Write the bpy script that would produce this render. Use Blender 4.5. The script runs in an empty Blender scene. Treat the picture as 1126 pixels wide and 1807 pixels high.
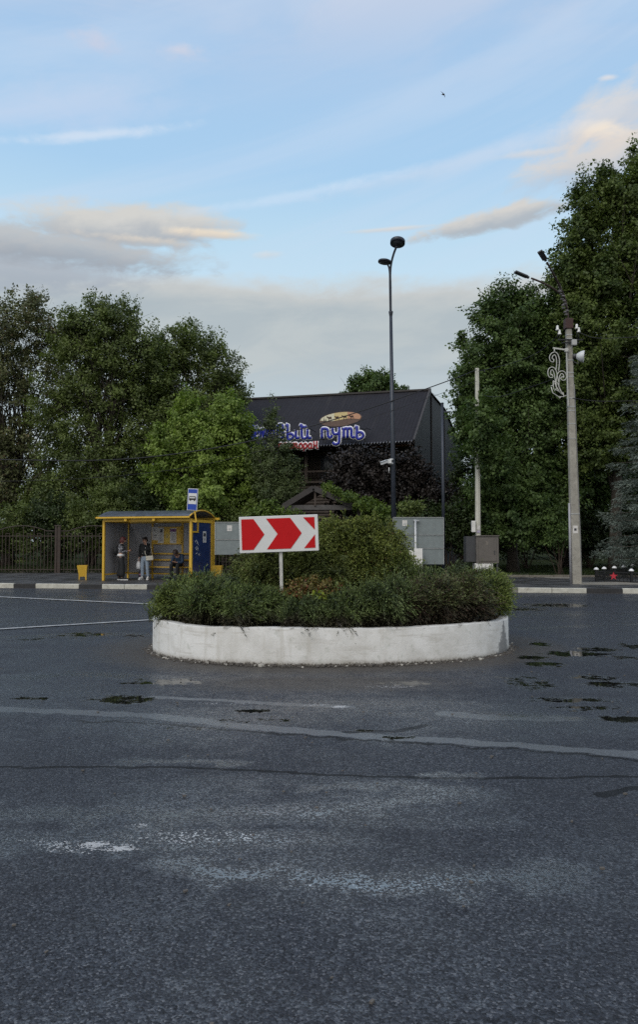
import bpy, bmesh, math, random
import numpy as np
from mathutils import Vector, Matrix, Euler
R = math.radians
random.seed(7)
scene = bpy.context.scene
col = scene.collection
# ------------------------------------------------------------------ camera
FPX, CX, CY, HOR, EYE = 1305.0, 563.0, 903.5, 955.0, 1.6      # photo pixels
PITCH = math.atan((HOR - CY) / FPX)
cam = bpy.data.cameras.new('camera'); cam.sensor_fit = 'VERTICAL'; cam.sensor_height = 36.0
cam.lens = 36.0 * FPX / 1807.0; cam.clip_end = 3000; cam.clip_start = 0.05
camo = bpy.data.objects.new('camera', cam); col.objects.link(camo)
camo.location = (0, 0, EYE); camo.rotation_euler = (R(90) + PITCH, 0, 0); scene.camera = camo

def ray(px, py):
    u = (px - CX) / FPX; v = (CY - py) / FPX
    return Vector((u, math.cos(PITCH) - v * math.sin(PITCH), math.sin(PITCH) + v * math.cos(PITCH)))
def W(px, py, Y):
    d = ray(px, py); t = Y / d.y
    return Vector((d.x * t, Y, EYE + d.z * t))
def G(px, py, z=0.0):
    d = ray(px, py); t = (z - EYE) / d.z
    return Vector((d.x * t, d.y * t, z))
def PL(px, py, p0, n):                     # ray against a vertical plane
    d = ray(px, py); o = Vector((0, 0, EYE)); n = Vector(n)
    t = (Vector(p0) - o).dot(n) / d.dot(n)
    return o + d * t
def S(npx, Y): return npx * Y / FPX
def lin(*c):
    f = lambda v: v / 12.92 if v <= .04045 else ((v + .055) / 1.055) ** 2.4
    return tuple(f(x / 255.0) for x in c)

# ------------------------------------------------------------------ node helpers
class NT:
    def __init__(s, tree): s.t = tree; s.n = tree.nodes; s.l = tree.links
    def new(s, typ, **kw):
        n = s.n.new(typ)
        for k, v in kw.items(): setattr(n, k, v)
        return n
    def put(s, sock, v):
        if v is None: return
        if hasattr(v, 'is_output'): s.l.new(v, sock)
        else:
            if sock.type == 'RGBA' and not isinstance(v, (int, float)) and len(v) == 3: v = (*v, 1)
            if sock.type == 'RGBA' and isinstance(v, (int, float)): v = (v, v, v, 1)
            sock.default_value = v
    def m(s, op, a, b=None, c=None, clamp=False):
        n = s.new('ShaderNodeMath', operation=op, use_clamp=clamp)
        s.put(n.inputs[0], a); s.put(n.inputs[1], b); s.put(n.inputs[2], c)
        return n.outputs[0]
    def ss(s, x, a, b, lo=0.0, hi=1.0):
        n = s.new('ShaderNodeMapRange', interpolation_type='SMOOTHSTEP')
        s.put(n.inputs[0], x); s.put(n.inputs[1], a); s.put(n.inputs[2], b); s.put(n.inputs[3], lo); s.put(n.inputs[4], hi)
        return n.outputs[0]
    def mr(s, x, a, b, lo=0.0, hi=1.0):
        n = s.new('ShaderNodeMapRange'); 
        s.put(n.inputs[0], x); s.put(n.inputs[1], a); s.put(n.inputs[2], b); s.put(n.inputs[3], lo); s.put(n.inputs[4], hi)
        return n.outputs[0]
    def mix(s, f, a, b, mode='MIX'):
        n = s.new('ShaderNodeMix', data_type='RGBA', blend_type=mode)
        s.put(n.inputs[0], f); s.put(n.inputs[6], a); s.put(n.inputs[7], b)
        return n.outputs[2]
    def noise(s, vec, scale, detail=3, rough=.5, dist=0.0, out=0):
        n = s.new('ShaderNodeTexNoise'); s.put(n.inputs['Vector'], vec)
        n.inputs['Scale'].default_value = scale; n.inputs['Detail'].default_value = detail
        n.inputs['Roughness'].default_value = rough; n.inputs['Distortion'].default_value = dist
        return n.outputs[out]
    def vor(s, vec, scale, feature='F1', out=0):
        n = s.new('ShaderNodeTexVoronoi', feature=feature); s.put(n.inputs['Vector'], vec)
        n.inputs['Scale'].default_value = scale
        return n.outputs[out]
    def ramp(s, f, stops):
        n = s.new('ShaderNodeValToRGB'); e = n.color_ramp.elements
        while len(e) < len(stops): e.new(0.5)
        for i, (p, c) in enumerate(stops): e[i].position = p; e[i].color = (*c, 1)
        s.put(n.inputs[0], f); return n.outputs[0]
    def bump(s, h, strength, dist, normal=None):
        n = s.new('ShaderNodeBump'); s.put(n.inputs['Strength'], strength); s.put(n.inputs['Distance'], dist)
        s.put(n.inputs['Height'], h); s.put(n.inputs['Normal'], normal); return n.outputs[0]
    def coord(s, which='Object'): return s.new('ShaderNodeTexCoord').outputs[which]
    def geo(s, which): return s.new('ShaderNodeNewGeometry').outputs[which]
    def attr(s, name): return s.new('ShaderNodeAttribute', attribute_name=name).outputs['Fac']
    def sep(s, v): return s.new_sep(v)
    def new_sep(s, v):
        n = s.new('ShaderNodeSeparateXYZ'); s.put(n.inputs[0], v); return n.outputs
    def comb(s, x, y, z):
        n = s.new('ShaderNodeCombineXYZ'); s.put(n.inputs[0], x); s.put(n.inputs[1], y); s.put(n.inputs[2], z); return n.outputs[0]

MATS = {}
def newmat(name):
    m = bpy.data.materials.new(name); m.use_nodes = True
    t = NT(m.node_tree); t.p = t.n['Principled BSDF']; t.out = t.n['Material Output']
    MATS[name] = m
    return m, t
def simple(name, c, rough=.5, metal=0.0, var=.12, scale=6.0, bump=0.0, bscale=60.0, dirt=0.0, dirtc=(.06, .05, .04), spec=.5):
    """plain surface with mottling, grime and fine relief, all in object space"""
    m, t = newmat(name); co = t.coord('Object')
    n1 = t.noise(co, scale, 5, .6)
    f = t.mr(n1, .3, .7, 1 - var, 1 + var)
    cc = t.mix(1.0, c, t.comb(f, f, f), 'MULTIPLY')
    if dirt > 0:
        n2 = t.noise(co, scale * 1.7, 6, .65, .6)
        cc = t.mix(t.m('MULTIPLY', t.ss(n2, .48, .72), dirt), cc, dirtc)
    t.put(t.p.inputs['Base Color'], cc)
    t.put(t.p.inputs['Roughness'], t.mr(t.noise(co, scale * 2, 3), .3, .7, max(.03, rough - .1), min(1, rough + .1)))
    t.put(t.p.inputs['Metallic'], metal); t.p.inputs['Specular IOR Level'].default_value = spec
    if bump > 0: t.put(t.p.inputs['Normal'], t.bump(t.noise(co, bscale, 4, .6), bump, .01))
    return m
def leafmat(name, dark, light, clump=1.2, trans=.25, rough=.5, autumn=None, spec=.3, tips=False, dead=None):
    m, t = newmat(name)
    co = t.coord('Object'); rnd = t.geo('Random Per Island')
    n = t.noise(co, clump, 3, .55)
    f = t.m('ADD', t.m('MULTIPLY', rnd, .38), t.m('MULTIPLY', t.ss(n, .35, .65), .5), clamp=True)
    if tips: f = t.m('ADD', t.m('MULTIPLY', f, .55), t.m('MULTIPLY', t.ss(t.attr('tip'), .35, 1.0), .6), clamp=True)
    c = t.mix(f, dark, light)
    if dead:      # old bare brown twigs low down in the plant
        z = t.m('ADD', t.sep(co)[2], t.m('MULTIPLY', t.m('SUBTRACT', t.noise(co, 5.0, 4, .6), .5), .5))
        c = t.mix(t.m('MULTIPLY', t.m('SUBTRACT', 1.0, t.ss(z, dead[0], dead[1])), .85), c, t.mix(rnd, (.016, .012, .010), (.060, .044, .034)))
    if autumn: c = t.mix(t.ss(t.m('FRACT', t.m('MULTIPLY', rnd, 37.0)), autumn[1], autumn[1] + .03), c, autumn[0])
    t.put(t.p.inputs['Base Color'], c); t.p.inputs['Roughness'].default_value = rough
    t.p.inputs['Specular IOR Level'].default_value = spec
    tr = t.new('ShaderNodeBsdfTranslucent'); t.put(tr.inputs[0], t.mix(1.0, c, (1.0, 1.15, .6), 'MULTIPLY'))
    mx = t.new('ShaderNodeMixShader'); mx.inputs[0].default_value = trans
    t.l.new(t.p.outputs[0], mx.inputs[1]); t.l.new(tr.outputs[0], mx.inputs[2]); t.l.new(mx.outputs[0], t.out.inputs[0])
    return m

# ------------------------------------------------------------------ objects
def root_of(o):
    while o.parent is not None: o = o.parent
    return o
def thing(name, label, cat, loc=(0, 0, 0), rotz=0.0, group=None):
    o = bpy.data.objects.new(name, None); col.objects.link(o)
    o.location = loc; o.rotation_euler = (0, 0, rotz); o.empty_display_size = .2
    o['label'] = label; o['category'] = cat
    if group: o['group'] = group
    return o
def tag(o, label=None, cat=None, group=None, kind=None):
    if label: o['label'] = label
    if cat: o['category'] = cat
    if group: o['group'] = group
    if kind: o['kind'] = kind
    return o
def link_mesh(name, me, parent=None, loc=None, local=False):
    o = bpy.data.objects.new(name, me); col.objects.link(o)
    if parent is not None:
        o.parent = parent
        if not local:
            r = root_of(parent)
            M = Matrix.Translation(r.location) @ Matrix.Rotation(r.rotation_euler.z, 4, 'Z')
            me.transform(M.inverted())
    elif loc is not None:
        me.transform(Matrix.Translation(-Vector(loc))); o.location = loc
    return o

class MB:
    """collects primitives for ONE mesh"""
    def __init__(s): s.v = []; s.f = []; s.mi = []; s.sm = []
    def add(s, verts, faces, mi=0, smooth=False):
        b = len(s.v); s.v.extend(tuple(x) for x in verts)
        for f in faces: s.f.append(tuple(b + i for i in f)); s.mi.append(mi); s.sm.append(smooth)
        return s
    def box(s, c, size, rot=None, mi=0, bev=0.0):
        x, y, z = [d / 2 for d in size]; c = Vector(c)
        M = rot if rot is not None else Matrix.Identity(3)
        if isinstance(M, (int, float)): M = Matrix.Rotation(M, 3, 'Z')
        if bev <= 0 or min(x, y, z) < bev * 1.5:
            vs = [Vector((sx * x, sy * y, sz * z)) for sx in (-1, 1) for sy in (-1, 1) for sz in (-1, 1)]
            fs = [(0, 1, 3, 2), (4, 6, 7, 5), (0, 4, 5, 1), (2, 3, 7, 6), (0, 2, 6, 4), (1, 5, 7, 3)]
        else:
            bm = bmesh.new(); bmesh.ops.create_cube(bm, size=2.0)
            for v in bm.verts: v.co = Vector((v.co.x * x, v.co.y * y, v.co.z * z))
            bmesh.ops.bevel(bm, geom=bm.edges[:], offset=bev, segments=2, affect='EDGES', profile=.5)
            bm.verts.index_update(); vs = [v.co.copy() for v in bm.verts]; fs = [tuple(v.index for v in f.verts) for f in bm.faces]; bm.free()
        return s.add([M @ v + c for v in vs], fs, mi)
    def beam(s, a, b, w, h, mi=0, up=(0, 0, 1)):
        a, b = Vector(a), Vector(b); d = (b - a); L = d.length; d.normalize()
        u = Vector(up); x = d.cross(u)
        if x.length < 1e-4: x = d.cross(Vector((0, 1, 0)))
        x.normalize(); z = x.cross(d)
        M = Matrix((x, d, z)).transposed()
        return s.box((a + b) / 2, (w, L, h), M, mi)
    def tube(s, path, rad, n=8, mi=0, caps=True, flat=None, smooth=True):
        """tube along a path; rad is one value or one per point; flat=(vec, k) squashes the section along vec"""
        P = [Vector(p) for p in path]; m = len(P)
        if not hasattr(rad, '__len__'): rad = [rad] * m
        vs = []; prev = None
        for i in range(m):
            t = (P[min(i + 1, m - 1)] - P[max(i - 1, 0)])
            if t.length < 1e-9: t = Vector((0, 0, 1))
            t.normalize()
            if prev is None:
                ref = Vector((0, 0, 1)) if abs(t.z) < .9 else Vector((1, 0, 0))
                x = t.cross(ref).normalized()
            else:
                x = (prev - t * prev.dot(t))
                x = x.normalized() if x.length > 1e-6 else t.orthogonal().normalized()
            prev = x; y = t.cross(x)
            for k in range(n):
                a = 2 * math.pi * k / n
                o = (x * math.cos(a) + y * math.sin(a)) * rad[i]
                if flat is not None:
                    fv = Vector(flat[0]); o = o - fv * (o.dot(fv)) * (1 - flat[1])
                vs.append(P[i] + o)
        fs = [(i * n + k, i * n + (k + 1) % n, (i + 1) * n + (k + 1) % n, (i + 1) * n + k) for i in range(m - 1) for k in range(n)]
        if caps: fs += [tuple(range(n - 1, -1, -1)), tuple(range((m - 1) * n, m * n))]
        return s.add(vs, fs, mi, smooth)
    def lathe(s, c, prof, n=20, mi=0, M=None, smooth=True):
        c = Vector(c); vs = []; m = len(prof)
        for r, z in prof:
            for k in range(n):
                a = 2 * math.pi * k / n; v = Vector((r * math.cos(a), r * math.sin(a), z))
                vs.append((M @ v if M is not None else v) + c)
        fs = [(i * n + k, i * n + (k + 1) % n, (i + 1) * n + (k + 1) % n, (i + 1) * n + k) for i in range(m - 1) for k in range(n)]
        fs += [tuple(range(n - 1, -1, -1)), tuple(range((m - 1) * n, m * n))]
        return s.add(vs, fs, mi, smooth)
    def prism(s, pts, d, mi=0):
        """flat outline pts (3-D) extruded by vector d"""
        d = Vector(d); n = len(pts); P = [Vector(p) for p in pts]
        nn = Vector((0, 0, 0))
        for i in range(n): nn += P[i].cross(P[(i + 1) % n])
        if nn.dot(d) > 0: P.reverse()
        vs = P + [p + d for p in P]
        fs = [tuple(range(n)), tuple(range(2 * n - 1, n - 1, -1))] + [(i, n + i, n + (i + 1) % n, (i + 1) % n) for i in range(n)]
        return s.add(vs, fs, mi)
    def ell(s, c, r, n=12, m=8, mi=0, M=None):
        c = Vector(c); prof = []
        vs = []; 
        for i in range(m + 1):
            th = math.pi * i / m
            for k in range(n):
                a = 2 * math.pi * k / n
                v = Vector((r[0] * math.sin(th) * math.cos(a), r[1] * math.sin(th) * math.sin(a), -r[2] * math.cos(th)))
                vs.append((M @ v if M is not None else v) + c)
        fs = [(i * n + k, i * n + (k + 1) % n, (i + 1) * n + (k + 1) % n, (i + 1) * n + k) for i in range(m) for k in range(n)]
        return s.add(vs, fs, mi, True)
    def build(s, name, mats, parent=None, loc=None, local=False):
        me = bpy.data.meshes.new(name); me.from_pydata(s.v, [], s.f)
        for m in (mats if isinstance(mats, (list, tuple)) else [mats]): me.materials.append(m)
        me.polygons.foreach_set('material_index', s.mi); me.polygons.foreach_set('use_smooth', s.sm)
        me.update()
        return link_mesh(name, me, parent, loc, local)

def np_mesh(name, verts, quads, mat, parent=None, loc=None):
    me = bpy.data.meshes.new(name); nv, nf = len(verts), len(quads)
    me.vertices.add(nv); me.vertices.foreach_set('co', np.asarray(verts, np.float32).ravel())
    k = quads.shape[1]
    me.loops.add(nf * k); me.loops.foreach_set('vertex_index', np.asarray(quads, np.int32).ravel())
    me.polygons.add(nf); me.polygons.foreach_set('loop_start', np.arange(0, nf * k, k, dtype=np.int32))
    me.update(calc_edges=True); me.materials.append(mat)
    return link_mesh(name, me, parent, loc)

# ------------------------------------------------------------------ foliage
def unit(a): return a / (np.linalg.norm(a, axis=1, keepdims=True) + 1e-9)
def blades(P, A, L, Wd, rng, N=None):
    """diamond leaves: base P, axis A, length L, half width Wd"""
    if N is None: N = rng.normal(size=P.shape)
    Sd = unit(np.cross(A, N)); L = L[:, None]; Wd = Wd[:, None]
    up = unit(np.cross(Sd, A))
    v = np.stack([P, P + A * L * .45 + Sd * Wd, P + A * L - up * L * .12, P + A * L * .45 - Sd * Wd], 1).reshape(-1, 3)
    q = np.arange(len(P) * 4).reshape(-1, 4)
    return v, q
def blob_points(blobs, n, rng, inner=.35):
    B = np.array(blobs, float); w = (B[:, 3] * B[:, 4] * B[:, 5]) ** .67; w /= w.sum()
    i = rng.choice(len(B), n, p=w); d = unit(rng.normal(size=(n, 3)))
    r = inner + (1 - inner) * rng.random(n) ** .6
    r *= 1 + .10 * np.sin(d[:, 0] * 7 + i * 2.1) * np.cos(d[:, 2] * 6 + i)     # uneven outline
    return B[i, :3] + d * B[i, 3:6] * r[:, None], d
def crown_mesh(blobs, clumps, per, csize, leaf, rng, droop=.35, inner=.35, zmin=None):
    C, D = blob_points(blobs, clumps, rng, inner)
    if zmin is not None: k = C[:, 2] > zmin; C, D = C[k], D[k]
    G_ = unit(D + np.array([0, 0, .55]) + rng.normal(size=D.shape) * .45)      # each clump grows out along its own twig
    cs = csize * rng.uniform(.55, 1.35, len(C))
    idx = np.repeat(np.arange(len(C)), per)
    u = unit(rng.normal(size=(len(idx), 3))) * (rng.random(len(idx)) ** .45)[:, None] * np.array([.72, .72, .50])
    f = rng.uniform(-.9, .9, len(idx)); u = u * (1 - .45 * np.clip(f, 0, 1))[:, None] + G_[idx] * f[:, None]
    P = C[idx] + u * (cs[idx] * .75)[:, None]
    A = unit(rng.normal(size=P.shape) * .7 + G_[idx] * .45 + np.array([0, 0, -droop]))
    L = leaf * rng.uniform(.6, 1.35, len(P))
    N = rng.normal(size=P.shape) * .45 + D[idx] * .55 + np.array([0, 0, .6]) + u * .5
    v, q = blades(P, A, L, L * rng.uniform(.26, .38, len(P)), rng, N)
    return v, q, C
def bez(a, b, bow, n=7):
    a, b = Vector(a), Vector(b); mid = (a + b) / 2 + Vector(bow)
    return [a * (1 - t) ** 2 + mid * 2 * t * (1 - t) + b * t * t for t in [i / (n - 1) for i in range(n)]]
def tree(name, label, base, blobs, leafm, barkm, clumps=500, per=70, csize=.9, leaf=.17, tr=.22, limbs=26, seed=1, droop=.35,
         group=None, inner=.35, top=None, cat='tree', stems=1, spread=0.0):
    rng = np.random.default_rng(seed); base = Vector(base)
    t = thing(name, label, cat, base, 0, group)
    v, q, C = crown_mesh(blobs, clumps, per, csize, leaf, rng, droop, inner, base.z + .15)
    B = np.array(blobs, float); zt = top if top else float(np.average(B[:, 2] + B[:, 5] * .45, weights=B[:, 5]))
    ctr = Vector(np.average(B[:, :3], axis=0, weights=B[:, 3] * B[:, 5]))
    mb = MB()
    for sidx in range(stems):
        b0 = base + Vector((rng.normal() * spread, rng.normal() * spread, 0)) if stems > 1 else base
        tp = Vector((ctr.x + rng.normal() * (.2 + spread * 1.6), ctr.y + rng.normal() * .2, zt * rng.uniform(.85, 1.0) if stems > 1 else zt))
        path = []
        for i in range(10):
            f = i / 9.0; p = b0.lerp(tp, f)
            path.append(p + Vector((math.sin(f * 5 + seed + sidx) * .10, math.cos(f * 4 + seed) * .10, 0)) * f * 2.0 * (tp.z - b0.z) / 12)
        mb.tube(path, [tr * (1.25 if i == 0 else 1) * (1 - .85 * i / 9.0) for i in range(10)], 9)
        sel = rng.choice(len(C), min(limbs, len(C)), replace=False)
        for k in sel:
            e = Vector(C[k]); f = min(.95, max(.18, ((e.z - b0.z) / (tp.z - b0.z)) * .62 + rng.uniform(-.08, .05)))
            i0 = f * 9; p = path[int(i0)].lerp(path[min(9, int(i0) + 1)], i0 % 1)
            L = (e - p).length; r0 = tr * (1 - .85 * f) * .45
            mb.tube(bez(p, e, (0, 0, .12 * L)), [r0 * (1 - .85 * j / 6) for j in range(7)], 5, caps=False)
            for _ in range(2):
                e2 = e + Vector(rng.normal(size=3) * csize * .7); q0 = p.lerp(e, rng.uniform(.45, .8)) + Vector((0, 0, .06 * L))
                mb.tube([q0, (q0 + e2) / 2 + Vector((0, 0, .05)), e2], [r0 * .4, r0 * .25, r0 * .08], 4, caps=False)
    mb.build('trunk', barkm, t)
    np_mesh('crown', v, q, leafm, t)
    return t
def PB(lst, Y, dep=.85):
    """crown lobes given by photo position and size -> metres at distance Y"""
    out = []
    for (px, py, rx, rz, *dy) in lst:
        y = Y + (dy[0] if dy else 0); c = W(px, py, y)
        out.append((c.x, c.y, c.z, S(rx, y), S(rx, y) * dep, S(rz, y)))
    return out
TIP = [None]
def add_tip(o):
    at = o.data.attributes.new('tip', 'FLOAT', 'POINT'); at.data.foreach_set('value', TIP[0].astype(np.float32))
def sprays(P, A, rng, length, nleaf, ll, lw, curve=.25, ang=.6):
    """feathery conifer sprays: nleaf leaflets set along each axis"""
    n = len(P); N0 = rng.normal(size=P.shape); Sd = unit(np.cross(A, N0)); vs = []
    Ls = length * rng.uniform(.6, 1.3, n)
    out = []
    for k in range(nleaf):
        f = (k + .6) / nleaf; sgn = 1 if k % 2 else -1
        base = P + A * (Ls * f)[:, None] + np.array([0, 0, -1.0]) * (Ls * curve * f * f)[:, None]
        ax = unit(A * math.cos(ang * (1 - .5 * f)) + Sd * sgn * math.sin(ang * (1 - .5 * f)) + rng.normal(size=P.shape) * .18)
        L = ll * rng.uniform(.7, 1.3, n) * (1.1 - .35 * f)
        out.append(blades(base, ax, L, np.full(n, lw) * rng.uniform(.8, 1.3, n), rng)[0])
    v = np.concatenate(out); TIP[0] = np.repeat((np.arange(nleaf) + .6) / nleaf, n * 4); return v, np.arange(len(v)).reshape(-1, 4)
def shrub(name, label, blobs, mat, stemm, base, n, rng_seed, length=.22, nleaf=8, ll=.075, lw=.011, up=.5, group=None, zmin=None, cat='shrub', inner=.6, curve=.25, ang=.6, fan=.34):
    rng = np.random.default_rng(rng_seed); base = Vector(base)
    t = thing(name, label, cat, base, 0, group)
    nt = max(16, n // 22); C, D = blob_points(blobs, nt, rng, inner)
    k = C[:, 2] > (base.z - .12 if zmin is None else zmin); C, D = C[k], D[k]
    T = unit(D * .9 + np.array([0, 0, up]) + rng.normal(size=D.shape) * .38)            # tufts, each a fan of sprays
    i = np.repeat(np.arange(len(C)), 22); sz = rng.uniform(.7, 1.3, len(C))[i][:, None]
    A = unit(T[i] + rng.normal(size=(len(i), 3)) * fan)
    v, q = sprays(C[i] - T[i] * length * .8 + rng.normal(size=(len(i), 3)) * length * .20 * sz, A, rng, length, nleaf, ll, lw, curve, ang)
    add_tip(np_mesh('foliage', v, q, mat, t))
    mb = MB()
    for kk in rng.choice(len(C), min(26, len(C)), replace=False):
        e = Vector(C[kk]); b = base + Vector((rng.normal() * .05, rng.normal() * .05, 0))
        mb.tube(bez(b, e, (0, 0, .15 * (e - b).length)), [.018 * (1 - .8 * j / 6) for j in range(7)], 5, caps=False)
    mb.build('stems', stemm, t)
    return t
# ------------------------------------------------------------------ sky and light
SUN_EL, SUN_AZ = 50.0, 215.0          # degrees; daylight from behind the camera, veiled by thin cloud
def build_sky():
    w = bpy.data.worlds.new('World'); scene.world = w; w.use_nodes = True
    t = NT(w.node_tree); t.n.clear()
    out = t.new('ShaderNodeOutputWorld'); bg = t.new('ShaderNodeBackground'); bg.inputs[1].default_value = .1
    t.l.new(bg.outputs[0], out.inputs[0])
    sky = t.new('ShaderNodeTexSky', sky_type='NISHITA'); sky.sun_disc = False
    sky.sun_elevation = R(SUN_EL); sky.sun_rotation = R(SUN_AZ)
    d = t.coord('Generated'); s = t.sep(d)
    el = t.m('MULTIPLY', t.m('ARCSINE', s[2]), 180 / math.pi)
    az = t.m('MULTIPLY', t.m('ARCTAN2', s[0], s[1]), 180 / math.pi)
    grad = t.ramp(t.m('DIVIDE', el, 60.0, clamp=True), [
        (0.0, lin(188, 208, 217)), (.20, lin(196, 218, 230)), (.33, lin(204, 234, 251)), (.38, lin(196, 229, 250)),
        (.45, lin(178, 217, 249)), (.56, lin(174, 210, 245)), (.62, lin(186, 211, 241)), (.80, lin(170, 198, 236)), (1.0, lin(150, 185, 232))])
    x10 = t.mix(1.0, grad, (10, 10, 10), 'MULTIPLY')
    base = t.mix(.14, x10, sky.outputs[0])
    # stretched cloud noise, on the dome itself
    def vec(kx, ky, sh=0.0, oz=0.0):
        e2 = t.m('ADD', el, t.m('MULTIPLY', az, -sh))
        return t.comb(t.m('MULTIPLY', az, kx), t.m('MULTIPLY', e2, ky), oz)
    nA = t.noise(vec(.055, .22, .05), 1.0, 7, .58, .6)
    nB = t.noise(vec(.10, .30, .10, 4.0), 1.0, 7, .6, .4)
    nC = t.noise(vec(.022, .19, .28, 9.0), 1.0, 6, .55, .8)
    nF = t.noise(vec(.35, .8, .1, 2.0), 1.0, 6, .62, .3)
    cur = base
    def a_e(px, py):
        r = ray(px, py).normalized()
        return math.degrees(math.atan2(r.x, r.y)), math.degrees(math.asin(r.z))
    def over(mask, c):
        nonlocal cur
        if isinstance(c, tuple): c = tuple(x * 10 for x in c)
        else: c = t.mix(1.0, c, (10, 10, 10), 'MULTIPLY')
        cur = t.mix(mask, cur, c)
    # high thin veil and streaks
    veil = t.m('MULTIPLY', t.ss(nC, .42, .72), t.ss(el, 13, 26))
    over(t.m('MULTIPLY', veil, .40), lin(204, 220, 240))
    over(t.m('MULTIPLY', t.ss(el, 29, 40), t.m('MULTIPLY', t.ss(nA, .36, .62), .62)), lin(206, 213, 230))
    def cloud(px, py, rx, ry, rot, soft, amp, top, bot, alpha, n=nA, lightx=None, split=.0):
        a0, e0 = a_e(px, py); k = 180 / math.pi / FPX * .93
        da = t.m('SUBTRACT', az, a0); de = t.m('SUBTRACT', el, e0); c_, s_ = math.cos(R(rot)), math.sin(R(rot))
        u = t.m('DIVIDE', t.m('ADD', t.m('MULTIPLY', da, c_), t.m('MULTIPLY', de, s_)), rx * k)
        v = t.m('DIVIDE', t.m('SUBTRACT', t.m('MULTIPLY', de, c_), t.m('MULTIPLY', da, s_)), ry * k)
        dist = t.m('SQRT', t.m('ADD', t.m('MULTIPLY', u, u), t.m('MULTIPLY', v, v)))
        nn = t.m('ADD', t.m('MULTIPLY', t.m('SUBTRACT', n, .5), amp), t.m('MULTIPLY', t.m('SUBTRACT', nF, .5), amp * 1.0))
        f = t.m('ADD', t.m('SUBTRACT', 1.0, dist), nn)
        mask = t.m('MULTIPLY', t.ss(f, 0.0, soft), alpha)
        lit = t.ss(t.m('ADD', v, t.m('MULTIPLY', nn, .9)), -.55 + split, .55 + split)
        if lightx is not None: lit = t.m('MULTIPLY', lit, t.ss(u, lightx[0], lightx[1]))
        over(mask, t.mix(lit, bot, top))
    # long grey bank above the trees
    bank_edge = t.m('ADD', 19.5, t.m('ADD', t.m('MULTIPLY', t.m('SUBTRACT', nA, .5), 3.2), t.m('MULTIPLY', t.m('SUBTRACT', nF, .5), 1.6)))
    bank = t.m('SUBTRACT', 1.0, t.ss(t.m('SUBTRACT', el, bank_edge), -1.0, .7))
    bcol = t.mix(t.ss(el, 9.5, 16.0), t.mix(t.ss(el, 3, 10), lin(190, 205, 213), lin(188, 202, 210)), lin(177, 187, 192))
    bcol = t.mix(t.m('MULTIPLY', t.ss(nB, .40, .66), .7), bcol, lin(194, 200, 200)); bcol = t.mix(t.m('MULTIPLY', t.ss(nA, .52, .72), .6), bcol, lin(166, 177, 184))
    bcol = t.mix(t.m('MULTIPLY', t.ss(t.m('SUBTRACT', el, bank_edge), -2.6, .2), .8), bcol, lin(211, 209, 204))
    over(t.m('MULTIPLY', bank, .93), bcol)
    # separate clouds
    G1, G2 = lin(164, 172, 182), lin(214, 212, 207)
    cloud(60, 478, 260, 62, 0, .7, 1.2, lin(176, 184, 194), lin(165, 176, 188), .9, nB)
    cloud(230, 400, 260, 46, 3, .55, 1.1, lin(213, 210, 204), lin(170, 176, 184), .92, nA)
    cloud(90, 436, 290, 40, 0, .6, 1.1, lin(190, 192, 194), lin(160, 168, 178), .9, nB)
    cloud(370, 413, 115, 13, 0, .8, .6, lin(240, 226, 205), lin(214, 206, 196), .9, nF)
    cloud(250, 425, 150, 12, 0, .9, .8, lin(226, 216, 202), lin(190, 190, 190), .7, nF)
    cloud(470, 450, 38, 9, 6, .9, .8, lin(222, 222, 222), lin(205, 214, 222), .6, nF)
    cloud(880, 387, 165, 24, 7, .5, .7, lin(214, 211, 206), lin(176, 184, 192), .95, nF, None, .15)
    cloud(690, 405, 110, 6, 2, .9, .4, lin(226, 220, 212), lin(205, 208, 212), .75, nF)
    cloud(1090, 200, 175, 60, 12, .8, 1.0, lin(226, 219, 213), lin(200, 206, 216), .85, nB)
    cloud(1100, 270, 230, 45, 6, .7, 1.0, lin(224, 214, 204), lin(184, 190, 200), .8, nB)
    cloud(1060, 235, 70, 26, -14, .9, .8, lin(246, 232, 214), lin(222, 214, 208), .8, nF)
    cloud(1076, 137, 26, 6, -6, .9, .5, lin(236, 230, 226), lin(225, 222, 222), .7, nF)
    cloud(930, 272, 80, 9, 0, .9, .6, lin(232, 222, 212), lin(214, 212, 212), .6, nF)
    cloud(800, 290, 420, 22, 9, 1.0, .8, lin(206, 220, 238), lin(198, 216, 236), .65, nC)
    cloud(325, 90, 50, 20, 4, 1.0, 1.0, lin(206, 212, 228), lin(198, 208, 228), .85, nF)
    cloud(168, 74, 52, 26, 0, 1.0, 1.0, lin(204, 209, 226), lin(196, 206, 228), .75, nF)
    cloud(180, 238, 230, 13, 11, 1.0, .7, lin(214, 228, 243), lin(206, 223, 242), .85, nF)
    cloud(520, 345, 330, 14, 10, 1.0, .7, lin(206, 226, 245), lin(200, 222, 244), .6, nF)
    cloud(150, 190, 300, 60, 8, 1.0, .9, lin(198, 213, 236), lin(194, 212, 238), .6, nC)
    # warm cloud glow added to the unseen rear sky to warm the light
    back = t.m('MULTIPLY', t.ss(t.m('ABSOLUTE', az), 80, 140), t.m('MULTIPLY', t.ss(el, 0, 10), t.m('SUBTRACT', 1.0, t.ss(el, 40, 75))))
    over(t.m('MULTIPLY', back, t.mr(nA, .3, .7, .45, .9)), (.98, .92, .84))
    # below the horizon the dome only ever meets the ground
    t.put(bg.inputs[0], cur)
build_sky()
sun = bpy.data.lights.new('sun', 'SUN'); sun.energy = 1.5; sun.angle = R(40); sun.color = (1.0, .955, .89)
suno = bpy.data.objects.new('sun', sun); col.objects.link(suno)
sd = Vector((math.sin(R(SUN_AZ)) * math.cos(R(SUN_EL)), math.cos(R(SUN_AZ)) * math.cos(R(SUN_EL)), math.sin(R(SUN_EL))))
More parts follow.
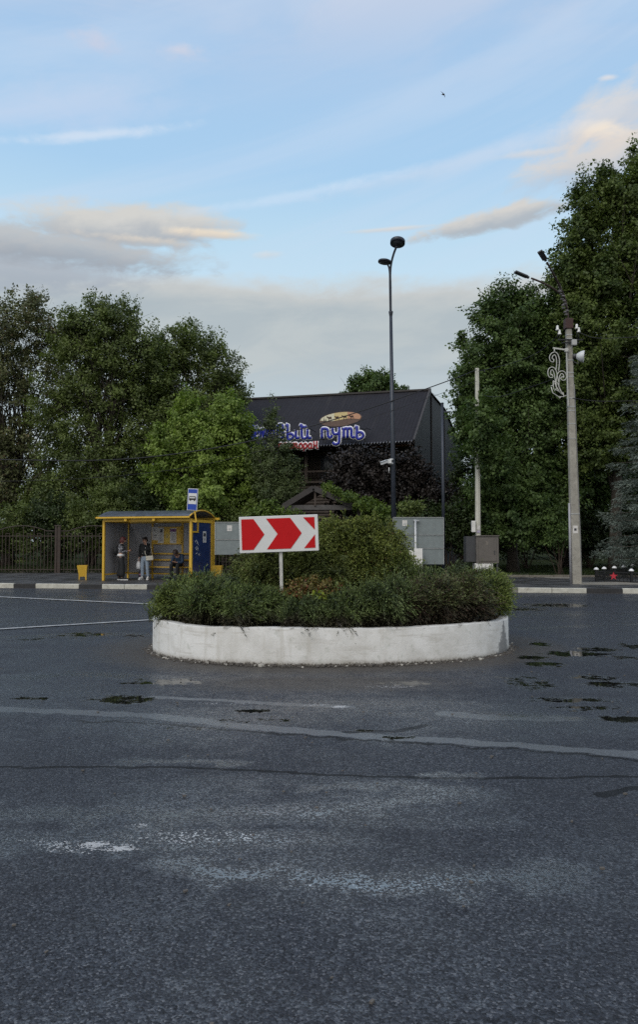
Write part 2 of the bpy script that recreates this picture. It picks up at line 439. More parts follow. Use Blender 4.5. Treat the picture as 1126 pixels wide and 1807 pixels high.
suno.rotation_euler = (-sd).to_track_quat('-Z', 'Y').to_euler(); suno.location = sd * 60
scene.view_settings.view_transform = 'Standard'; scene.view_settings.look = 'None'
scene.view_settings.exposure = 0.0; scene.view_settings.gamma = 1.0
scene.view_settings.use_curve_mapping = False
scene.render.engine = 'CYCLES'
scene.cycles.max_bounces = 6; scene.cycles.transparent_max_bounces = 4
scene.cycles.diffuse_bounces = 3; scene.cycles.glossy_bounces = 3
scene.cycles.use_denoising = False

# ------------------------------------------------------------------ materials
M_ = simple
yellow = M_('yellow_paint', (.64, .395, .040), .45, 0, .08, 3, .08, 60, .14, (.16, .10, .04))
steel_grey = M_('grey_sheet_metal', (.20, .23, .232), .45, .2, .10, 5, .05, 40, .25, (.16, .17, .16))
panel_grey = M_('shelter_sheet', (.30, .30, .32), .5, .0, .07, 1.5, .02, 20, .12, (.07, .065, .06))
panel_blue = M_('blue_sheet', (.018, .040, .130), .35, 0, .14, 4, .05, 40, .3, (.03, .04, .07))
roof_sheet = M_('smoky_roof_sheet', (.075, .088, .11), .25, 0, .12, 3, .03, 20, .4, (.05, .05, .05))
white_paint = M_('white_paint', (.72, .71, .68), .5, 0, .08, 7, .1, 60, .25, (.35, .32, .27))
white_clean = M_('white_sheet', (.66, .665, .66), .4, 0, .04, 5)
sign_red = M_('red_film', (.50, .007, .010), .5, 0, .06, 4, spec=.2)
sign_blue = M_('blue_film', (.012, .055, .36), .35, 0, .06, 5)
black_mat = M_('black_matter', (.014, .014, .015), .5, 0, .2, 8)
pole_dark = M_('dark_lamp_paint', (.030, .036, .050), .4, .2, .12, 4)
concrete = M_('pole_concrete', (.31, .295, .255), .85, 0, .2, 3.5, .5, 35, .65, (.17, .155, .13))
concrete_lt = M_('whitewashed_concrete', (.56, .55, .48), .8, 0, .10, 3, .3, 30, .3, (.34, .32, .27))
cab_paint = M_('brown_grey_paint', (.125, .112, .100), .45, .1, .12, 3, .05, 30, .35, (.08, .07, .06))
cab_dark = M_('dark_grey_paint', (.055, .056, .06), .5, .1, .12, 3, .05, 30, .3, (.04, .04, .04))
galv = M_('galvanised_steel', (.42, .43, .43), .45, .6, .15, 9, .1, 50, .3, (.25, .24, .22))
fence_iron = M_('rusty_brown_iron', (.050, .037, .031), .6, .2, .25, 9, .1, 50, .4, (.09, .045, .025))
iron_black = M_('black_iron', (.012, .013, .014), .55, .2, .2, 9)
star_red = M_('red_enamel', (.50, .03, .05), .4, 0, .1, 9)
paper = M_('poster_paper', (.62, .60, .57), .7, 0, .12, 14, .15, 40, .35, (.35, .33, .33))
paper_y = M_('yellow_paper', (.70, .50, .10), .7, 0, .1, 12)
ink = M_('printed_ink', (.05, .05, .06), .7, 0, .2, 30)
ink_p = M_('violet_ink', (.20, .08, .22), .7, 0, .2, 30)
wood_dark = M_('weathered_boards', (.062, .046, .036), .75, 0, .35, 5, .4, 30, .5, (.10, .085, .07))
beam_dark = M_('dark_timber', (.040, .035, .033), .7, 0, .3, 5, .3, 30, .4, (.07, .06, .05))
board_lt = M_('orange_soffit_boards', (.24, .11, .05), .7, 0, .3, 5)
recess = M_('dark_interior', (.010, .010, .011), .8, 0, .2, 3)
bark = M_('grey_bark', (.060, .050, .040), .9, 0, .35, 7, .9, 22, .5, (.03, .026, .02))
bark_pale = M_('pale_bark', (.15, .14, .125), .85, 0, .35, 5, .7, 18, .6, (.05, .045, .04))
stem_brown = M_('brown_stem', (.050, .034, .024), .9, 0, .3, 9)
soil = M_('planter_soil', (.026, .020, .015), .95, 0, .4, 6, .8, 25)
glass_dark = M_('lamp_glass', (.05, .055, .065), .15, 0, .05, 5)
letter_blue = M_('blue_acrylic', (.008, .018, .30), .35, 0, .1, 5)
letter_red = M_('red_acrylic', (.32, .010, .016), .4, 0, .12, 5)
letter_white = M_('white_acrylic', (.82, .82, .83), .4, 0, .06, 5)
wire_mat = M_('cable_rubber', (.010, .010, .011), .6)
skin = M_('skin', (.48, .27, .19), .5, 0, .06, 20)
hair_red = M_('reddish_hair', (.10, .022, .022), .5, 0, .3, 40)
hair_dark = M_('dark_hair', (.022, .013, .012), .5, 0, .3, 40)
hair_brown = M_('brown_hair', (.045, .028, .022), .5, 0, .3, 40)
cloth_black = M_('black_cloth', (.012, .013, .015), .8, 0, .25, 18, .3, 60)
cloth_navy = M_('navy_cloth', (.028, .055, .105), .75, 0, .25, 18, .3, 60)
denim = M_('light_denim', (.27, .335, .42), .8, 0, .15, 14, .3, 60)
cloth_white = M_('white_cloth', (.66, .66, .66), .8, 0, .08, 14, .2, 50)
leather_cream = M_('cream_leather', (.62, .58, .49), .45, 0, .08, 14)
bag_film = M_('white_plastic_film', (.72, .72, .74), .35, 0, .08, 20, .4, 18)
phone_mat = M_('phone_body', (.01, .01, .012), .2)
eye_mat = M_('eye', (.02, .016, .014), .2)
lip_mat = M_('lips', (.33, .10, .09), .5)
def spotted(name, a, b, scale, th):
    m, t = newmat(name); co = t.coord('Object')
    t.put(t.p.inputs['Base Color'], t.mix(t.ss(t.noise(co, scale, 4, .6), th, th + .06), a, b)); t.p.inputs['Roughness'].default_value = .75
    return m
cloth_pattern = spotted('patterned_cloth', (.016, .017, .022), (.42, .42, .46), 24, .50)
bag_pattern = spotted('patterned_bag', (.035, .030, .045), (.50, .24, .30), 17, .56)
vine_pattern = spotted('scratched_white', (.66, .66, .60), (.10, .12, .06), 14, .57)
star_blotch = spotted('oval_scene', (.42, .26, .11), (.5, .31, .14), 4, .5)

def planter_material():
    m, t = newmat('whitewashed_wall'); co = t.coord('Object'); z = t.sep(co)[2]
    n = t.noise(co, 2.2, 6, .62, .3); n2 = t.noise(co, 11, 5, .65); n3 = t.noise(co, 45, 4, .6)
    c = t.mix(t.ss(n, .35, .68), (.66, .655, .635), (.53, .52, .49))
    c = t.mix(t.m('MULTIPLY', t.ss(n2, .56, .68), .55), c, (.42, .43, .39))
    hz = t.noise(t.comb(t.m('MULTIPLY', t.sep(co)[0], .8), t.m('MULTIPLY', t.sep(co)[1], .8), t.m('MULTIPLY', z, 7.0)), 2.0, 6, .65, .4)
    c = t.mix(t.m('MULTIPLY', t.ss(hz, .53, .66), .7), c, (.47, .455, .42))
    # splashed mud along the foot
    foot = t.m('SUBTRACT', 1.0, t.ss(t.m('ADD', z, t.m('MULTIPLY', t.m('SUBTRACT', n2, .5), .12)), .0, .085))
    c = t.mix(t.m('MULTIPLY', foot, .6), c, (.17, .14, .105))
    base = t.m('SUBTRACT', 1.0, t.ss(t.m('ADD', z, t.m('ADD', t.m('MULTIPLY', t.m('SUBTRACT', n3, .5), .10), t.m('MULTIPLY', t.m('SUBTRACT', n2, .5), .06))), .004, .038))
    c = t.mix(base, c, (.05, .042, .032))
    # streaks running down from the rim
    st = t.noise(t.comb(t.m('MULTIPLY', t.sep(co)[0], 5.0), t.m('MULTIPLY', t.sep(co)[1], 5.0), t.m('MULTIPLY', z, .7)), 1.6, 5, .6)
    c = t.mix(t.m('MULTIPLY', t.ss(st, .54, .70), .42), c, (.40, .38, .33))
    # hairline cracks
    vv = t.vor(t.mix(.12, co, t.noise(co, 3, 4, .6, 0, 1)), 1.6, 'DISTANCE_TO_EDGE')
    c = t.mix(t.m('MULTIPLY', t.m('MULTIPLY', t.m('SUBTRACT', 1.0, t.ss(vv, .0, .005)), t.ss(n, .52, .62)), .35), c, (.30, .28, .25))
    rim = t.m('MULTIPLY', t.ss(z, .42, .475), t.ss(t.noise(co, 9, 4, .6), .57, .64))
    c = t.mix(t.m('MULTIPLY', rim, .8), c, (.24, .23, .21))
    # a grey patch where the paint has come off
    q = pl_pt(R(-29))
    x, y = t.sep(co)[0], t.sep(co)[1]
    dx = t.m('SQRT', t.m('ADD', t.m('POWER', t.m('SUBTRACT', x, q.x - PLC.x), 2), t.m('POWER', t.m('SUBTRACT', y, q.y - PLC.y), 2)))
    pm = t.m('ADD', t.m('MULTIPLY', dx, 4.2), t.m('MULTIPLY', z, 2.0))
    pm = t.m('ADD', pm, t.m('ADD', t.m('MULTIPLY', t.m('SUBTRACT', n2, .5), 1.5), t.m('MULTIPLY', t.m('SUBTRACT', n3, .5), .6)))
    c = t.mix(t.m('MULTIPLY', t.m('SUBTRACT', 1.0, t.ss(pm, .75, 1.1)), .8), c, (.12, .12, .12))
    t.put(t.p.inputs['Base Color'], c); t.p.inputs['Roughness'].default_value = .7; t.p.inputs['Specular IOR Level'].default_value = .3
    h = t.m('ADD', t.m('MULTIPLY', n2, .6), t.m('MULTIPLY', n3, .4))
    t.put(t.p.inputs['Normal'], t.bump(h, .5, .012)); return m

def road_material():
    m, t = newmat('wet_asphalt'); co = t.coord('Object')
    pud, strip, crack, paint_glint, dirt, wet, dry = [t.attr(k) for k in ('puddle', 'strip', 'crack', 'paint_glint', 'dirt', 'wet', 'dry')]
    cell = t.new('ShaderNodeTexVoronoi'); t.put(cell.inputs['Vector'], co); cell.inputs['Scale'].default_value = 105
    grain = t.sep(cell.outputs['Color'])[0]; h = cell.outputs['Distance']
    n1 = t.noise(co, 42, 4, .7); n2 = t.noise(co, 150, 3, .6); n3 = t.noise(co, 6, 6, .65); n4 = t.noise(co, .7, 5, .6); n5 = t.noise(co, 1.9, 6, .65, .5)
    inv = lambda x: t.m('SUBTRACT', 1.0, x)
    cen = lambda x, k: t.m('MULTIPLY', t.m('SUBTRACT', x, .5), k)
    f = t.m('ADD', t.m('MULTIPLY', grain, .55), cen(n1, 1.3)); f = t.m('ADD', f, .12, None, True)
    base = t.mix(f, (.004, .0045, .006), (.074, .083, .104))
    base = t.mix(t.m('MULTIPLY', t.ss(grain, .88, .96), .40), base, (.20, .20, .21))          # pale stone chips
    base = t.mix(t.ss(n4, .3, .7, 0, .45), base, (.022, .022, .027))
    base = t.mix(t.ss(n5, .50, .68, 0, .45), base, (.018, .018, .021))                        # dark worn lanes
    sm = t.ss(t.m('ADD', strip, cen(n3, .9)), .42, .62)
    base = t.mix(t.m('MULTIPLY', sm, .75), base, t.mix(f, (.080, .085, .090), (.150, .156, .162)))   # smooth worn joint
    base = t.mix(t.m('MULTIPLY', t.ss(t.m('ADD', dirt, cen(n3, .6)), .3, .8), .8), base, t.mix(n1, (.036, .030, .024), (.085, .073, .06)))
    cr = t.ss(t.m('ADD', t.m('ADD', crack, cen(n1, .8)), cen(n3, .5)), .5, .60)
    base = t.mix(cr, base, (.005, .005, .006))
    wt = t.m('MULTIPLY', t.ss(t.m('ADD', wet, t.m('ADD', cen(n3, .5), cen(n5, .35))), .30, .80), inv(dry))
    film = t.m('MULTIPLY', t.ss(t.m('ADD', t.m('ADD', wet, cen(grain, .75)), t.m('ADD', cen(n1, 1.7), cen(n3, .7))), .98, 1.14), inv(dry))
    base = t.mix(t.m('MULTIPLY', wt, .35), base, (.014, .015, .018))
    pm = t.ss(t.m('ADD', pud, t.m('ADD', cen(n3, 1.9), cen(n1, .7))), .56, .62)
    base = t.mix(pm, base, (.008, .008, .008))
    pt = t.ss(t.m('ADD', paint_glint, t.m('ADD', t.m('ADD', cen(n1, 1.1), cen(n3, .7)), cen(grain, .35))), .56, .64)
    base = t.mix(t.m('MULTIPLY', pt, .92), base, (.46, .46, .46))  # worn white paint, plus bright water glints put into the colour
    t.put(t.p.inputs['Base Color'], base)
    rough = t.mr(wt, 0, 1, .60, .30)
    rough = t.m('ADD', rough, cen(n2, .12))
    rough = t.mr(film, 0, 1, rough, .16); rough = t.mr(pm, 0, 1, rough, .02); rough = t.mr(pt, 0, 1, rough, .5)
    t.put(t.p.inputs['Roughness'], rough); t.p.inputs['IOR'].default_value = 1.45
    t.put(t.p.inputs['Specular IOR Level'], t.mr(pm, 0, 1, t.m('ADD', t.mr(wt, 0, 1, .30, .85), t.m('MULTIPLY', film, .3)), .32))
    flat = t.m('MULTIPLY', inv(pm), inv(t.m('MULTIPLY', sm, .75)))
    flat = t.m('MULTIPLY', flat, inv(t.m('MULTIPLY', film, .7)))
    hh = t.m('ADD', t.m('MULTIPLY', h, -.9), t.m('ADD', t.m('MULTIPLY', n1, 1.1), t.m('MULTIPLY', n2, .3)))
    hh = t.m('MULTIPLY', hh, flat)
    hh = t.m('SUBTRACT', hh, t.m('MULTIPLY', cr, 1.5))
    t.put(t.p.inputs['Normal'], t.bump(hh, 1.0, .007))
    # standing water film between the stones
    n6 = t.noise(co, 26, 7, .8); n7 = t.noise(co, .9, 6, .65, 1.2)
    spk = t.ss(t.m('ADD', t.m('ADD', cen(n6, 3.0), cen(grain, 1.0)), cen(n7, 1.1)), -.08, .42)
    lvl = t.m('MULTIPLY', t.m('ADD', t.m('MULTIPLY', wt, 1.0), .26), t.m('MULTIPLY', inv(pt), inv(t.m('MULTIPLY', dry, .8))))
    cw = t.m('MULTIPLY', lvl, t.mr(spk, 0, 1, .05, 1.0)); cw = t.m('MAXIMUM', cw, t.m('MULTIPLY', film, .95), None, True)
    cw = t.m('MAXIMUM', cw, t.m('MULTIPLY', sm, .45)); cw = t.m('MULTIPLY', cw, t.m('MULTIPLY', inv(pm), inv(cr)))
    t.put(t.p.inputs['Coat Weight'], cw); t.p.inputs['Coat IOR'].default_value = 2.1
    t.put(t.p.inputs['Coat Roughness'], t.mr(film, 0, 1, .22, .08))
    t.put(t.p.inputs['Coat Normal'], t.bump(t.m('MULTIPLY', t.m('ADD', n1, n6), inv(t.m('MULTIPLY', film, .8))), .6, .007))
    return m
def pave_material():
    m, t = newmat('pavement_asphalt'); co = t.coord('Object')
    n1 = t.noise(co, 60, 4, .65); n3 = t.noise(co, 1.3, 5, .6)
    c = t.mix(n1, (.022, .022, .025), (.062, .062, .064)); c = t.mix(t.ss(n3, .4, .7, 0, .5), c, (.10, .098, .092))
    t.put(t.p.inputs['Base Color'], c); t.put(t.p.inputs['Roughness'], t.ss(n3, .35, .6, .28, .6))
    t.put(t.p.inputs['Normal'], t.bump(n1, .5, .006)); return m
def grass_ground():
    m, t = newmat('park_earth'); co = t.coord('Object')
    n1 = t.noise(co, 5, 5, .65); n2 = t.noise(co, .6, 4, .6)
    c = t.mix(n1, (.012, .016, .007), (.030, .040, .014)); c = t.mix(t.ss(n2, .5, .7, 0, .6), c, (.030, .024, .016))
    t.put(t.p.inputs['Base Color'], c); t.p.inputs['Roughness'].default_value = 1.0; t.p.inputs['Specular IOR Level'].default_value = .02
    t.put(t.p.inputs['Normal'], t.bump(n1, .8, .03)); return m
def roof_material():
    m, t = newmat('dark_tile_sheet'); co = t.coord('UV'); s = t.sep(co)
    wv = t.m('ABSOLUTE', t.m('SINE', t.m('MULTIPLY', s[0], math.pi / .19)))
    st = t.m('FRACT', t.m('DIVIDE', s[1], .35)); n = t.noise(t.coord('Object'), 1.2, 5, .6); n2 = t.noise(t.coord('Object'), 9, 4, .6)
    c = t.mix(n, (.010, .0095, .012), (.022, .020, .025)); c = t.mix(t.m('SUBTRACT', 1.0, t.ss(st, .0, .12, 0, 1)), c, (.020, .019, .023))
    c = t.mix(t.ss(n2, .55, .75, 0, .35), c, (.030, .027, .028))
    wst = t.noise(t.comb(t.m('MULTIPLY', s[0], 2.2), t.m('MULTIPLY', s[1], .25), 0), 1.0, 6, .65)
    c = t.mix(t.ss(wst, .52, .72, 0, .55), c, (.034, .031, .031))
    t.put(t.p.inputs['Base Color'], c); t.put(t.p.inputs['Roughness'], t.mr(n2, .3, .7, .6, .8)); t.p.inputs['Specular IOR Level'].default_value = .22
    t.put(t.p.inputs['Normal'], t.bump(t.m('ADD', t.m('MULTIPLY', wv, .6), st), .7, .04)); return m
def plank_material():
    m, t = newmat('brown_log_siding'); co = t.coord('UV'); s = t.sep(co)
    st = t.m('FRACT', t.m('DIVIDE', s[1], .17)); k = t.m('FLOOR', t.m('DIVIDE', s[1], .17))
    n = t.noise(t.comb(t.m('MULTIPLY', s[0], 1.5), t.m('MULTIPLY', k, 7.3), 0), 1.5, 5, .65)
    c = t.mix(n, (.030, .023, .019), (.115, .088, .070)); c = t.mix(t.m('SUBTRACT', 1.0, t.ss(st, 0, .2)), c, (.010, .008, .007))
    t.put(t.p.inputs['Base Color'], c); t.p.inputs['Roughness'].default_value = .75
    t.put(t.p.inputs['Normal'], t.bump(t.m('SINE', t.m('MULTIPLY', st, math.pi)), .6, .05)); return m
# ------------------------------------------------------------------ planter position (needed by its material)
PLC = Vector((.19, 11.45, 0.0)); PLRX, PLRY, PLROT = 2.70, 1.86, R(4.5)
def pl_pt(a, k=1.0, z=0.0, e=2.25):
    c, s = math.cos(a), math.sin(a)
    x = math.copysign(abs(c) ** (2 / e), c) * PLRX; y = math.copysign(abs(s) ** (2 / e), s) * PLRY
    d = math.hypot(x, y); x *= (d + k - 1) / d; y *= (d + k - 1) / d       # k-1 = offset in metres
    return Vector((PLC.x + x * math.cos(PLROT) - y * math.sin(PLROT), PLC.y + x * math.sin(PLROT) + y * math.cos(PLROT), z))
# ------------------------------------------------------------------ setting: ground, road, pavements, kerbs
def vnoise(X, Y, seed):
    r = np.random.default_rng(seed); T = r.random((256, 256))
    xi = np.floor(X).astype(int); yi = np.floor(Y).astype(int); fx = X - xi; fy = Y - yi
    fx = fx * fx * (3 - 2 * fx); fy = fy * fy * (3 - 2 * fy); g = lambda i, j: T[i & 255, j & 255]
    return (g(xi, yi) * (1 - fx) + g(xi + 1, yi) * fx) * (1 - fy) + (g(xi, yi + 1) * (1 - fx) + g(xi + 1, yi + 1) * fx) * fy
def fbm(X, Y, seed, oct=4):
    s = 0; a = .5
    for k in range(oct): s = s + a * vnoise(X * 2 ** k + 31.7 * k, Y * 2 ** k + 17.3 * k, seed + k); a *= .5
    return s / (1 - .5 ** oct)
def seg_dist(X, Y, pts):
    best = np.full(X.shape, 1e9)
    for (x0, y0), (x1, y1) in zip(pts[:-1], pts[1:]):
        dx, dy = x1 - x0, y1 - y0; t = np.clip(((X - x0) * dx + (Y - y0) * dy) / (dx * dx + dy * dy), 0, 1)
        best = np.minimum(best, np.hypot(X - x0 - t * dx, Y - y0 - t * dy))
    return best
KS = -.1345                                             # the far kerb runs at this slope
def kerb_y(x): return 25.46 + KS * (x + 10.98)
def build_road():
    xs = np.unique(np.concatenate([np.array([-90, -60, -40, -30, -22, -18, -16]), np.arange(-14, -5, .1), np.arange(-5, 5, .035), np.arange(5, 14.01, .1), np.array([16, 18, 22, 30, 40, 60, 90.])]))
    ys = np.unique(np.concatenate([np.array([-60, -40, -20, -10, -5, -2, 0, 1.]), np.arange(1.5, 9.5, .035), np.arange(9.5, 36, .09)]))
    X, Y = np.meshgrid(xs, ys); nx, ny = len(xs), len(ys)
    near = np.clip(1 - np.hypot(X, Y - 10) / 30, 0, 1)
    Z = (fbm(X * .45, Y * .45, 5) - .5) * .030 * near - .002
    def gl(*pp): return [tuple(G(a, b)[:2]) for a, b in pp]
    nz = fbm(X * 1.3, Y * 1.3, 21); nz2 = fbm(X * 6, Y * 6, 41)
    strip = np.zeros(X.shape); crack = np.zeros(X.shape); pud = np.zeros(X.shape); paint_glint = np.zeros(X.shape)
    def ribbon(pts, w, k=1.0, wob=.12):
        d = seg_dist(X + (nz - .5) * wob, Y + (nz2 - .5) * wob, gl(*pts)); return np.clip(1.5 - d / w, 0, 1) * k
    strip = np.maximum(strip, ribbon([(-300, 1232), (0, 1252), (250, 1262), (450, 1281), (680, 1300), (900, 1313), (1126, 1331), (1400, 1350)], .10, .85))
    strip = np.maximum(strip, ribbon([(790, 1258), (860, 1265), (1010, 1268)], .12, .8))
    strip = np.maximum(strip, ribbon([(270, 1230), (330, 1232), (480, 1240), (620, 1246)], .07, .9))
    crack = np.maximum(crack, ribbon([(-250, 1349), (0, 1354), (300, 1354), (480, 1360), (560, 1367), (850, 1373), (1126, 1369), (1350, 1362)], .024, 1.0, .07))
    crack = np.maximum(crack, ribbon([(620, 1290), (700, 1289), (752, 1279)], .045, .95, .12))
    crack = np.maximum(crack, ribbon([(1060, 1402), (1126, 1391), (1300, 1380)], .04, .9, .12))
    crack = np.maximum(crack, ribbon([(140, 1272), (300, 1279), (460, 1290), (640, 1304), (800, 1316), (980, 1327), (1126, 1340)], .05, .62, .18))
    def blob(px, py, rx, ry, k=1.0, fld=None):           # patch on the road from its place in the photo
        c = G(px, py); wx = S(rx, c.y); wy = abs(G(px, py - ry).y - c.y)
        d = np.sqrt(((X - c.x) / wx) ** 2 + ((Y - c.y) / wy) ** 2)
        return np.clip(1.35 - d * .75, 0, 1) * k
    for b in [(215, 1234, 62, 8, .74), (450, 1253, 40, 4, .66), (60, 1232, 48, 4, .62), (430, 1270, 50, 5, .6), (290, 1202, 80, 6, .72), (640, 1288, 30, 3, .6), (720, 1206, 50, 5, .7),
              (955, 1136, 24, 4, .85), (1015, 1153, 56, 5, .92), (940, 1160, 30, 4, .9), (960, 1172, 36, 5, .85), (1050, 1196, 40, 5, .72), (930, 1205, 50, 14, .62),
              (1100, 1269, 46, 6, .88), (1085, 1208, 60, 6, .75), (1010, 1235, 90, 5, .72), (1040, 1250, 60, 5, .7), (1055, 1145, 40, 4, .8), (1120, 1140, 30, 5, .7), (1105, 1160, 30, 4, .7), (350, 1285, 60, 4, .55),
              (500, 1270, 20, 3, .6), (150, 1120, 60, 5, .66), (60, 1128, 30, 4, .6), (240, 1122, 30, 4, .62), (980, 1068, 70, 4, .7), (920, 1075, 50, 4, .68), (300, 1092, 20, 3, .4), (700, 1300, 40, 4, .6)]:
        pud = np.maximum(pud, blob(*b))
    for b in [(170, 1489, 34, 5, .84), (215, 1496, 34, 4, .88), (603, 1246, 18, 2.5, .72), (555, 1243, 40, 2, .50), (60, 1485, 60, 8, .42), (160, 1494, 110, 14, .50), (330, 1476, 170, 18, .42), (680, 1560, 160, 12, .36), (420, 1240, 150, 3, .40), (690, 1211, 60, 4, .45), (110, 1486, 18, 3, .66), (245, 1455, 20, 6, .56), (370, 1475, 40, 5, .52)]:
        paint_glint = np.maximum(paint_glint, blob(*b))  # worn paint patches, and pale speckle painted in for glinting water
    wet = .30 + .20 * np.clip((Y - 4.2) / 3.0, 0, 1) + .66 * (fbm(X * .28 + 5, Y * .75 + 3, 61) - .5) + .30 * (fbm(X * 1.6, Y * 3.0, 71) - .5)
    for b in [(700, 1415, 230, 40, .54), (330, 1400, 260, 36, .50), (560, 1530, 320, 50, .48), (690, 1565, 220, 16, .58), (330, 1480, 330, 22, .78), (150, 1170, 260, 50, .50), (780, 1400, 120, 16, .75), (480, 1445, 380, 12, .62), (300, 1640, 300, 60, .42), (430, 1545, 90, 10, .66),
              (930, 1545, 140, 10, .6), (120, 1215, 260, 40, .55), (760, 1450, 240, 14, .58), (1000, 1110, 200, 40, .5), (860, 1290, 250, 30, .45), (500, 1375, 300, 16, .5)]:
        wet = np.maximum(wet, blob(*b) * (.75 + .5 * nz))
    for pts, w_, k_ in [([(-200, 1448), (0, 1440), (250, 1434), (500, 1432), (680, 1420), (800, 1398)], .16, 1.0), ([(330, 1524), (480, 1542), (640, 1556), (740, 1562), (860, 1552), (1000, 1534)], .14, 1.12),
                        ([(560, 1392), (700, 1386), (800, 1392)], .12, 1.0), ([(0, 1482), (120, 1488), (260, 1500), (420, 1488)], .12, .95), ([(200, 1345), (330, 1340), (420, 1346)], .08, .9), ([(740, 1362), (840, 1366)], .05, 1.1),
                        ([(820, 1256), (900, 1260), (1010, 1266)], .14, 1.0), ([(0, 1196), (160, 1188), (320, 1198)], .25, .9), ([(0, 1125), (140, 1118), (260, 1120)], .3, .9), ([(640, 1740), (760, 1762), (900, 1770)], .07, .55), ([(930, 1110), (1126, 1100)], .4, .8)]:
        wet = np.maximum(wet, np.minimum(ribbon(pts, w_ * 1.25, k_, .35), 1.15) * (.42 + .62 * nz2)); wet = np.maximum(wet, np.minimum(ribbon(pts, w_ * .55, k_, .25), 1.15) * (.70 + .55 * nz2))
    wet = np.maximum(wet, np.clip(pud * 1.25, 0, .95))
    # dirt washed up round the planter
    a = X - PLC.x; b = Y - PLC.y; c, s = math.cos(-PLROT), math.sin(-PLROT); u, v = a * c - b * s, a * s + b * c
    de = (((np.abs(u) / PLRX) ** 2.25 + (np.abs(v) / PLRY) ** 2.25) ** (1 / 2.25) - 1) * 2.2
    dirt = np.clip(1.05 - de / 1.25, 0, 1); dirt = np.maximum(dirt, blob(560, 1205, 260, 14, .75))
    dirt = np.maximum(dirt, np.clip(1.1 - (kerb_y(X) - Y) / .45, 0, 1) * .8)
    dry = np.clip(dirt * .8, 0, 1)
    v = np.stack([X, Y, Z], 2).reshape(-1, 3)
    i = np.arange(nx * ny).reshape(ny, nx); q = np.stack([i[:-1, :-1], i[:-1, 1:], i[1:, 1:], i[1:, :-1]], 2).reshape(-1, 4)
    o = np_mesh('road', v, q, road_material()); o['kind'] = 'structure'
    for k, arr in dict(puddle=pud, strip=strip, crack=crack, paint_glint=paint_glint, dirt=dirt, wet=wet, dry=dry).items():
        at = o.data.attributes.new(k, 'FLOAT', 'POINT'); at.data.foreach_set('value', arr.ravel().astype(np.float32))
    o.data.polygons.foreach_set('use_smooth', np.ones(len(q), bool))
build_road()
def sheet(name, pts, z, mat):
    mb = MB(); mb.add([(x, y, z) for x, y in pts], [tuple(range(len(pts)))]); return tag(mb.build(name, mat), kind='structure')
ground = sheet('ground', [(-1500, -1500), (1500, -1500), (1500, 1500), (-1500, 1500)], -.06, grass_ground())
# painted lines
line_paint = M_('worn_line_paint', (.50, .50, .49), .5, 0, .2, 6, .3, 60, .6, (.12, .12, .125))
def marking(a, b, w):
    a, b = G(*a), G(*b); d = (b - a).normalized(); n = Vector((-d.y, d.x, 0)) * w / 2; mb = MB(); N = 24
    for i in range(N):
        p, q = a.lerp(b, i / N), a.lerp(b, (i + 1) / N)
        mb.add([(p - n).to_tuple()[:2] + (.018,), (q - n).to_tuple()[:2] + (.018,), (q + n).to_tuple()[:2] + (.018,), (p + n).to_tuple()[:2] + (.018,)], [(0, 1, 2, 3)])
    return tag(mb.build('road_marking', line_paint), kind='structure')
marking((-160, 1046.5), (300, 1068.5), .13); marking((-160, 1121), (330, 1091), .10)
# kerb: stones along one straight line, painted white and black in turn
kerb_white = M_('kerb_whitewash', (.49, .48, .42), .75, 0, .16, 5, .4, 40, .7, (.28, .26, .21))
kerb_black = M_('kerb_black_paint', (.020, .020, .022), .55, 0, .25, 5, .4, 40, .4, (.06, .055, .05))
kerb_plain = M_('kerb_concrete', (.20, .19, .175), .85, 0, .2, 5, .4, 40, .6, (.09, .085, .075))
KD = Vector((1, KS, 0)).normalized(); KN = Vector((-KD.y, KD.x, 0))
def kx(px):                                              # x of the kerb line under a photo column
    u = (px - CX) / FPX; return u * (25.46 + KS * 10.98) / (1 - u * KS)
KH = .15
def kerb():
    mb = MB(); rnd = random.Random(3)
    marks = [(-260, 1), (-205, 0), (-105, 1), (-62, 0), (-20, 1), (25, 0), (63, 1), (140, 0), (180, 1), (260, 0), (301, 1), (378, 0), (417, 1), (495, 0), (535, 1), (612, 0), (655, 1), (735, 0), (775, 1), (850, 2), (913, 1), (1035, 0), (1098, 1), (1220, 0), (1290, 1), (1420, 0), (1500, 3)]
    for (a, c), (b, _) in zip(marks[:-1], marks[1:]):
        xa, xb = kx(a), kx(b); n = max(1, round((xb - xa) / 1.05))
        for i in range(n):
            x0 = xa + (xb - xa) * i / n; x1 = xa + (xb - xa) * (i + 1) / n
            p = Vector((x0, kerb_y(x0), 0)); q = Vector((x1, kerb_y(x1), 0)); L = (q - p).length
            h = KH + rnd.uniform(-.008, .008); m = (p + q) / 2 + KN * .075
            Mx = Matrix.Rotation(math.atan2(KD.y, KD.x) + rnd.uniform(-.004, .004), 3, 'Z')
            mb.box((m.x, m.y, h / 2 - .06), (L - .012, .15, h + .12), Mx, {0: 1, 1: 0, 2: 2}[c], .014)
    for sg in (-1, 1):
        x0 = kx(-260) if sg < 0 else kx(1500)
        for i in range(30):
            x1 = x0 + sg * 1.6; p = Vector((x0, kerb_y(x0), 0)); q = Vector((x1, kerb_y(x1), 0)); m = (p + q) / 2 + KN * .075
            mb.box((m.x, m.y, KH / 2 - .06), ((q - p).length - .012, .15, KH + .12), Matrix.Rotation(math.atan2(KD.y, KD.x), 3, 'Z'), 2, .014); x0 = x1
    tag(mb.build('kerb', [kerb_white, kerb_black, kerb_plain]), kind='structure')
kerb()
PZ = KH - .012                                           # top of the pavements
pave = pave_material(); slab_edge = M_('sandy_kerb', (.16, .145, .12), .85, 0, .25, 4, .4, 40, .4, (.07, .06, .045))
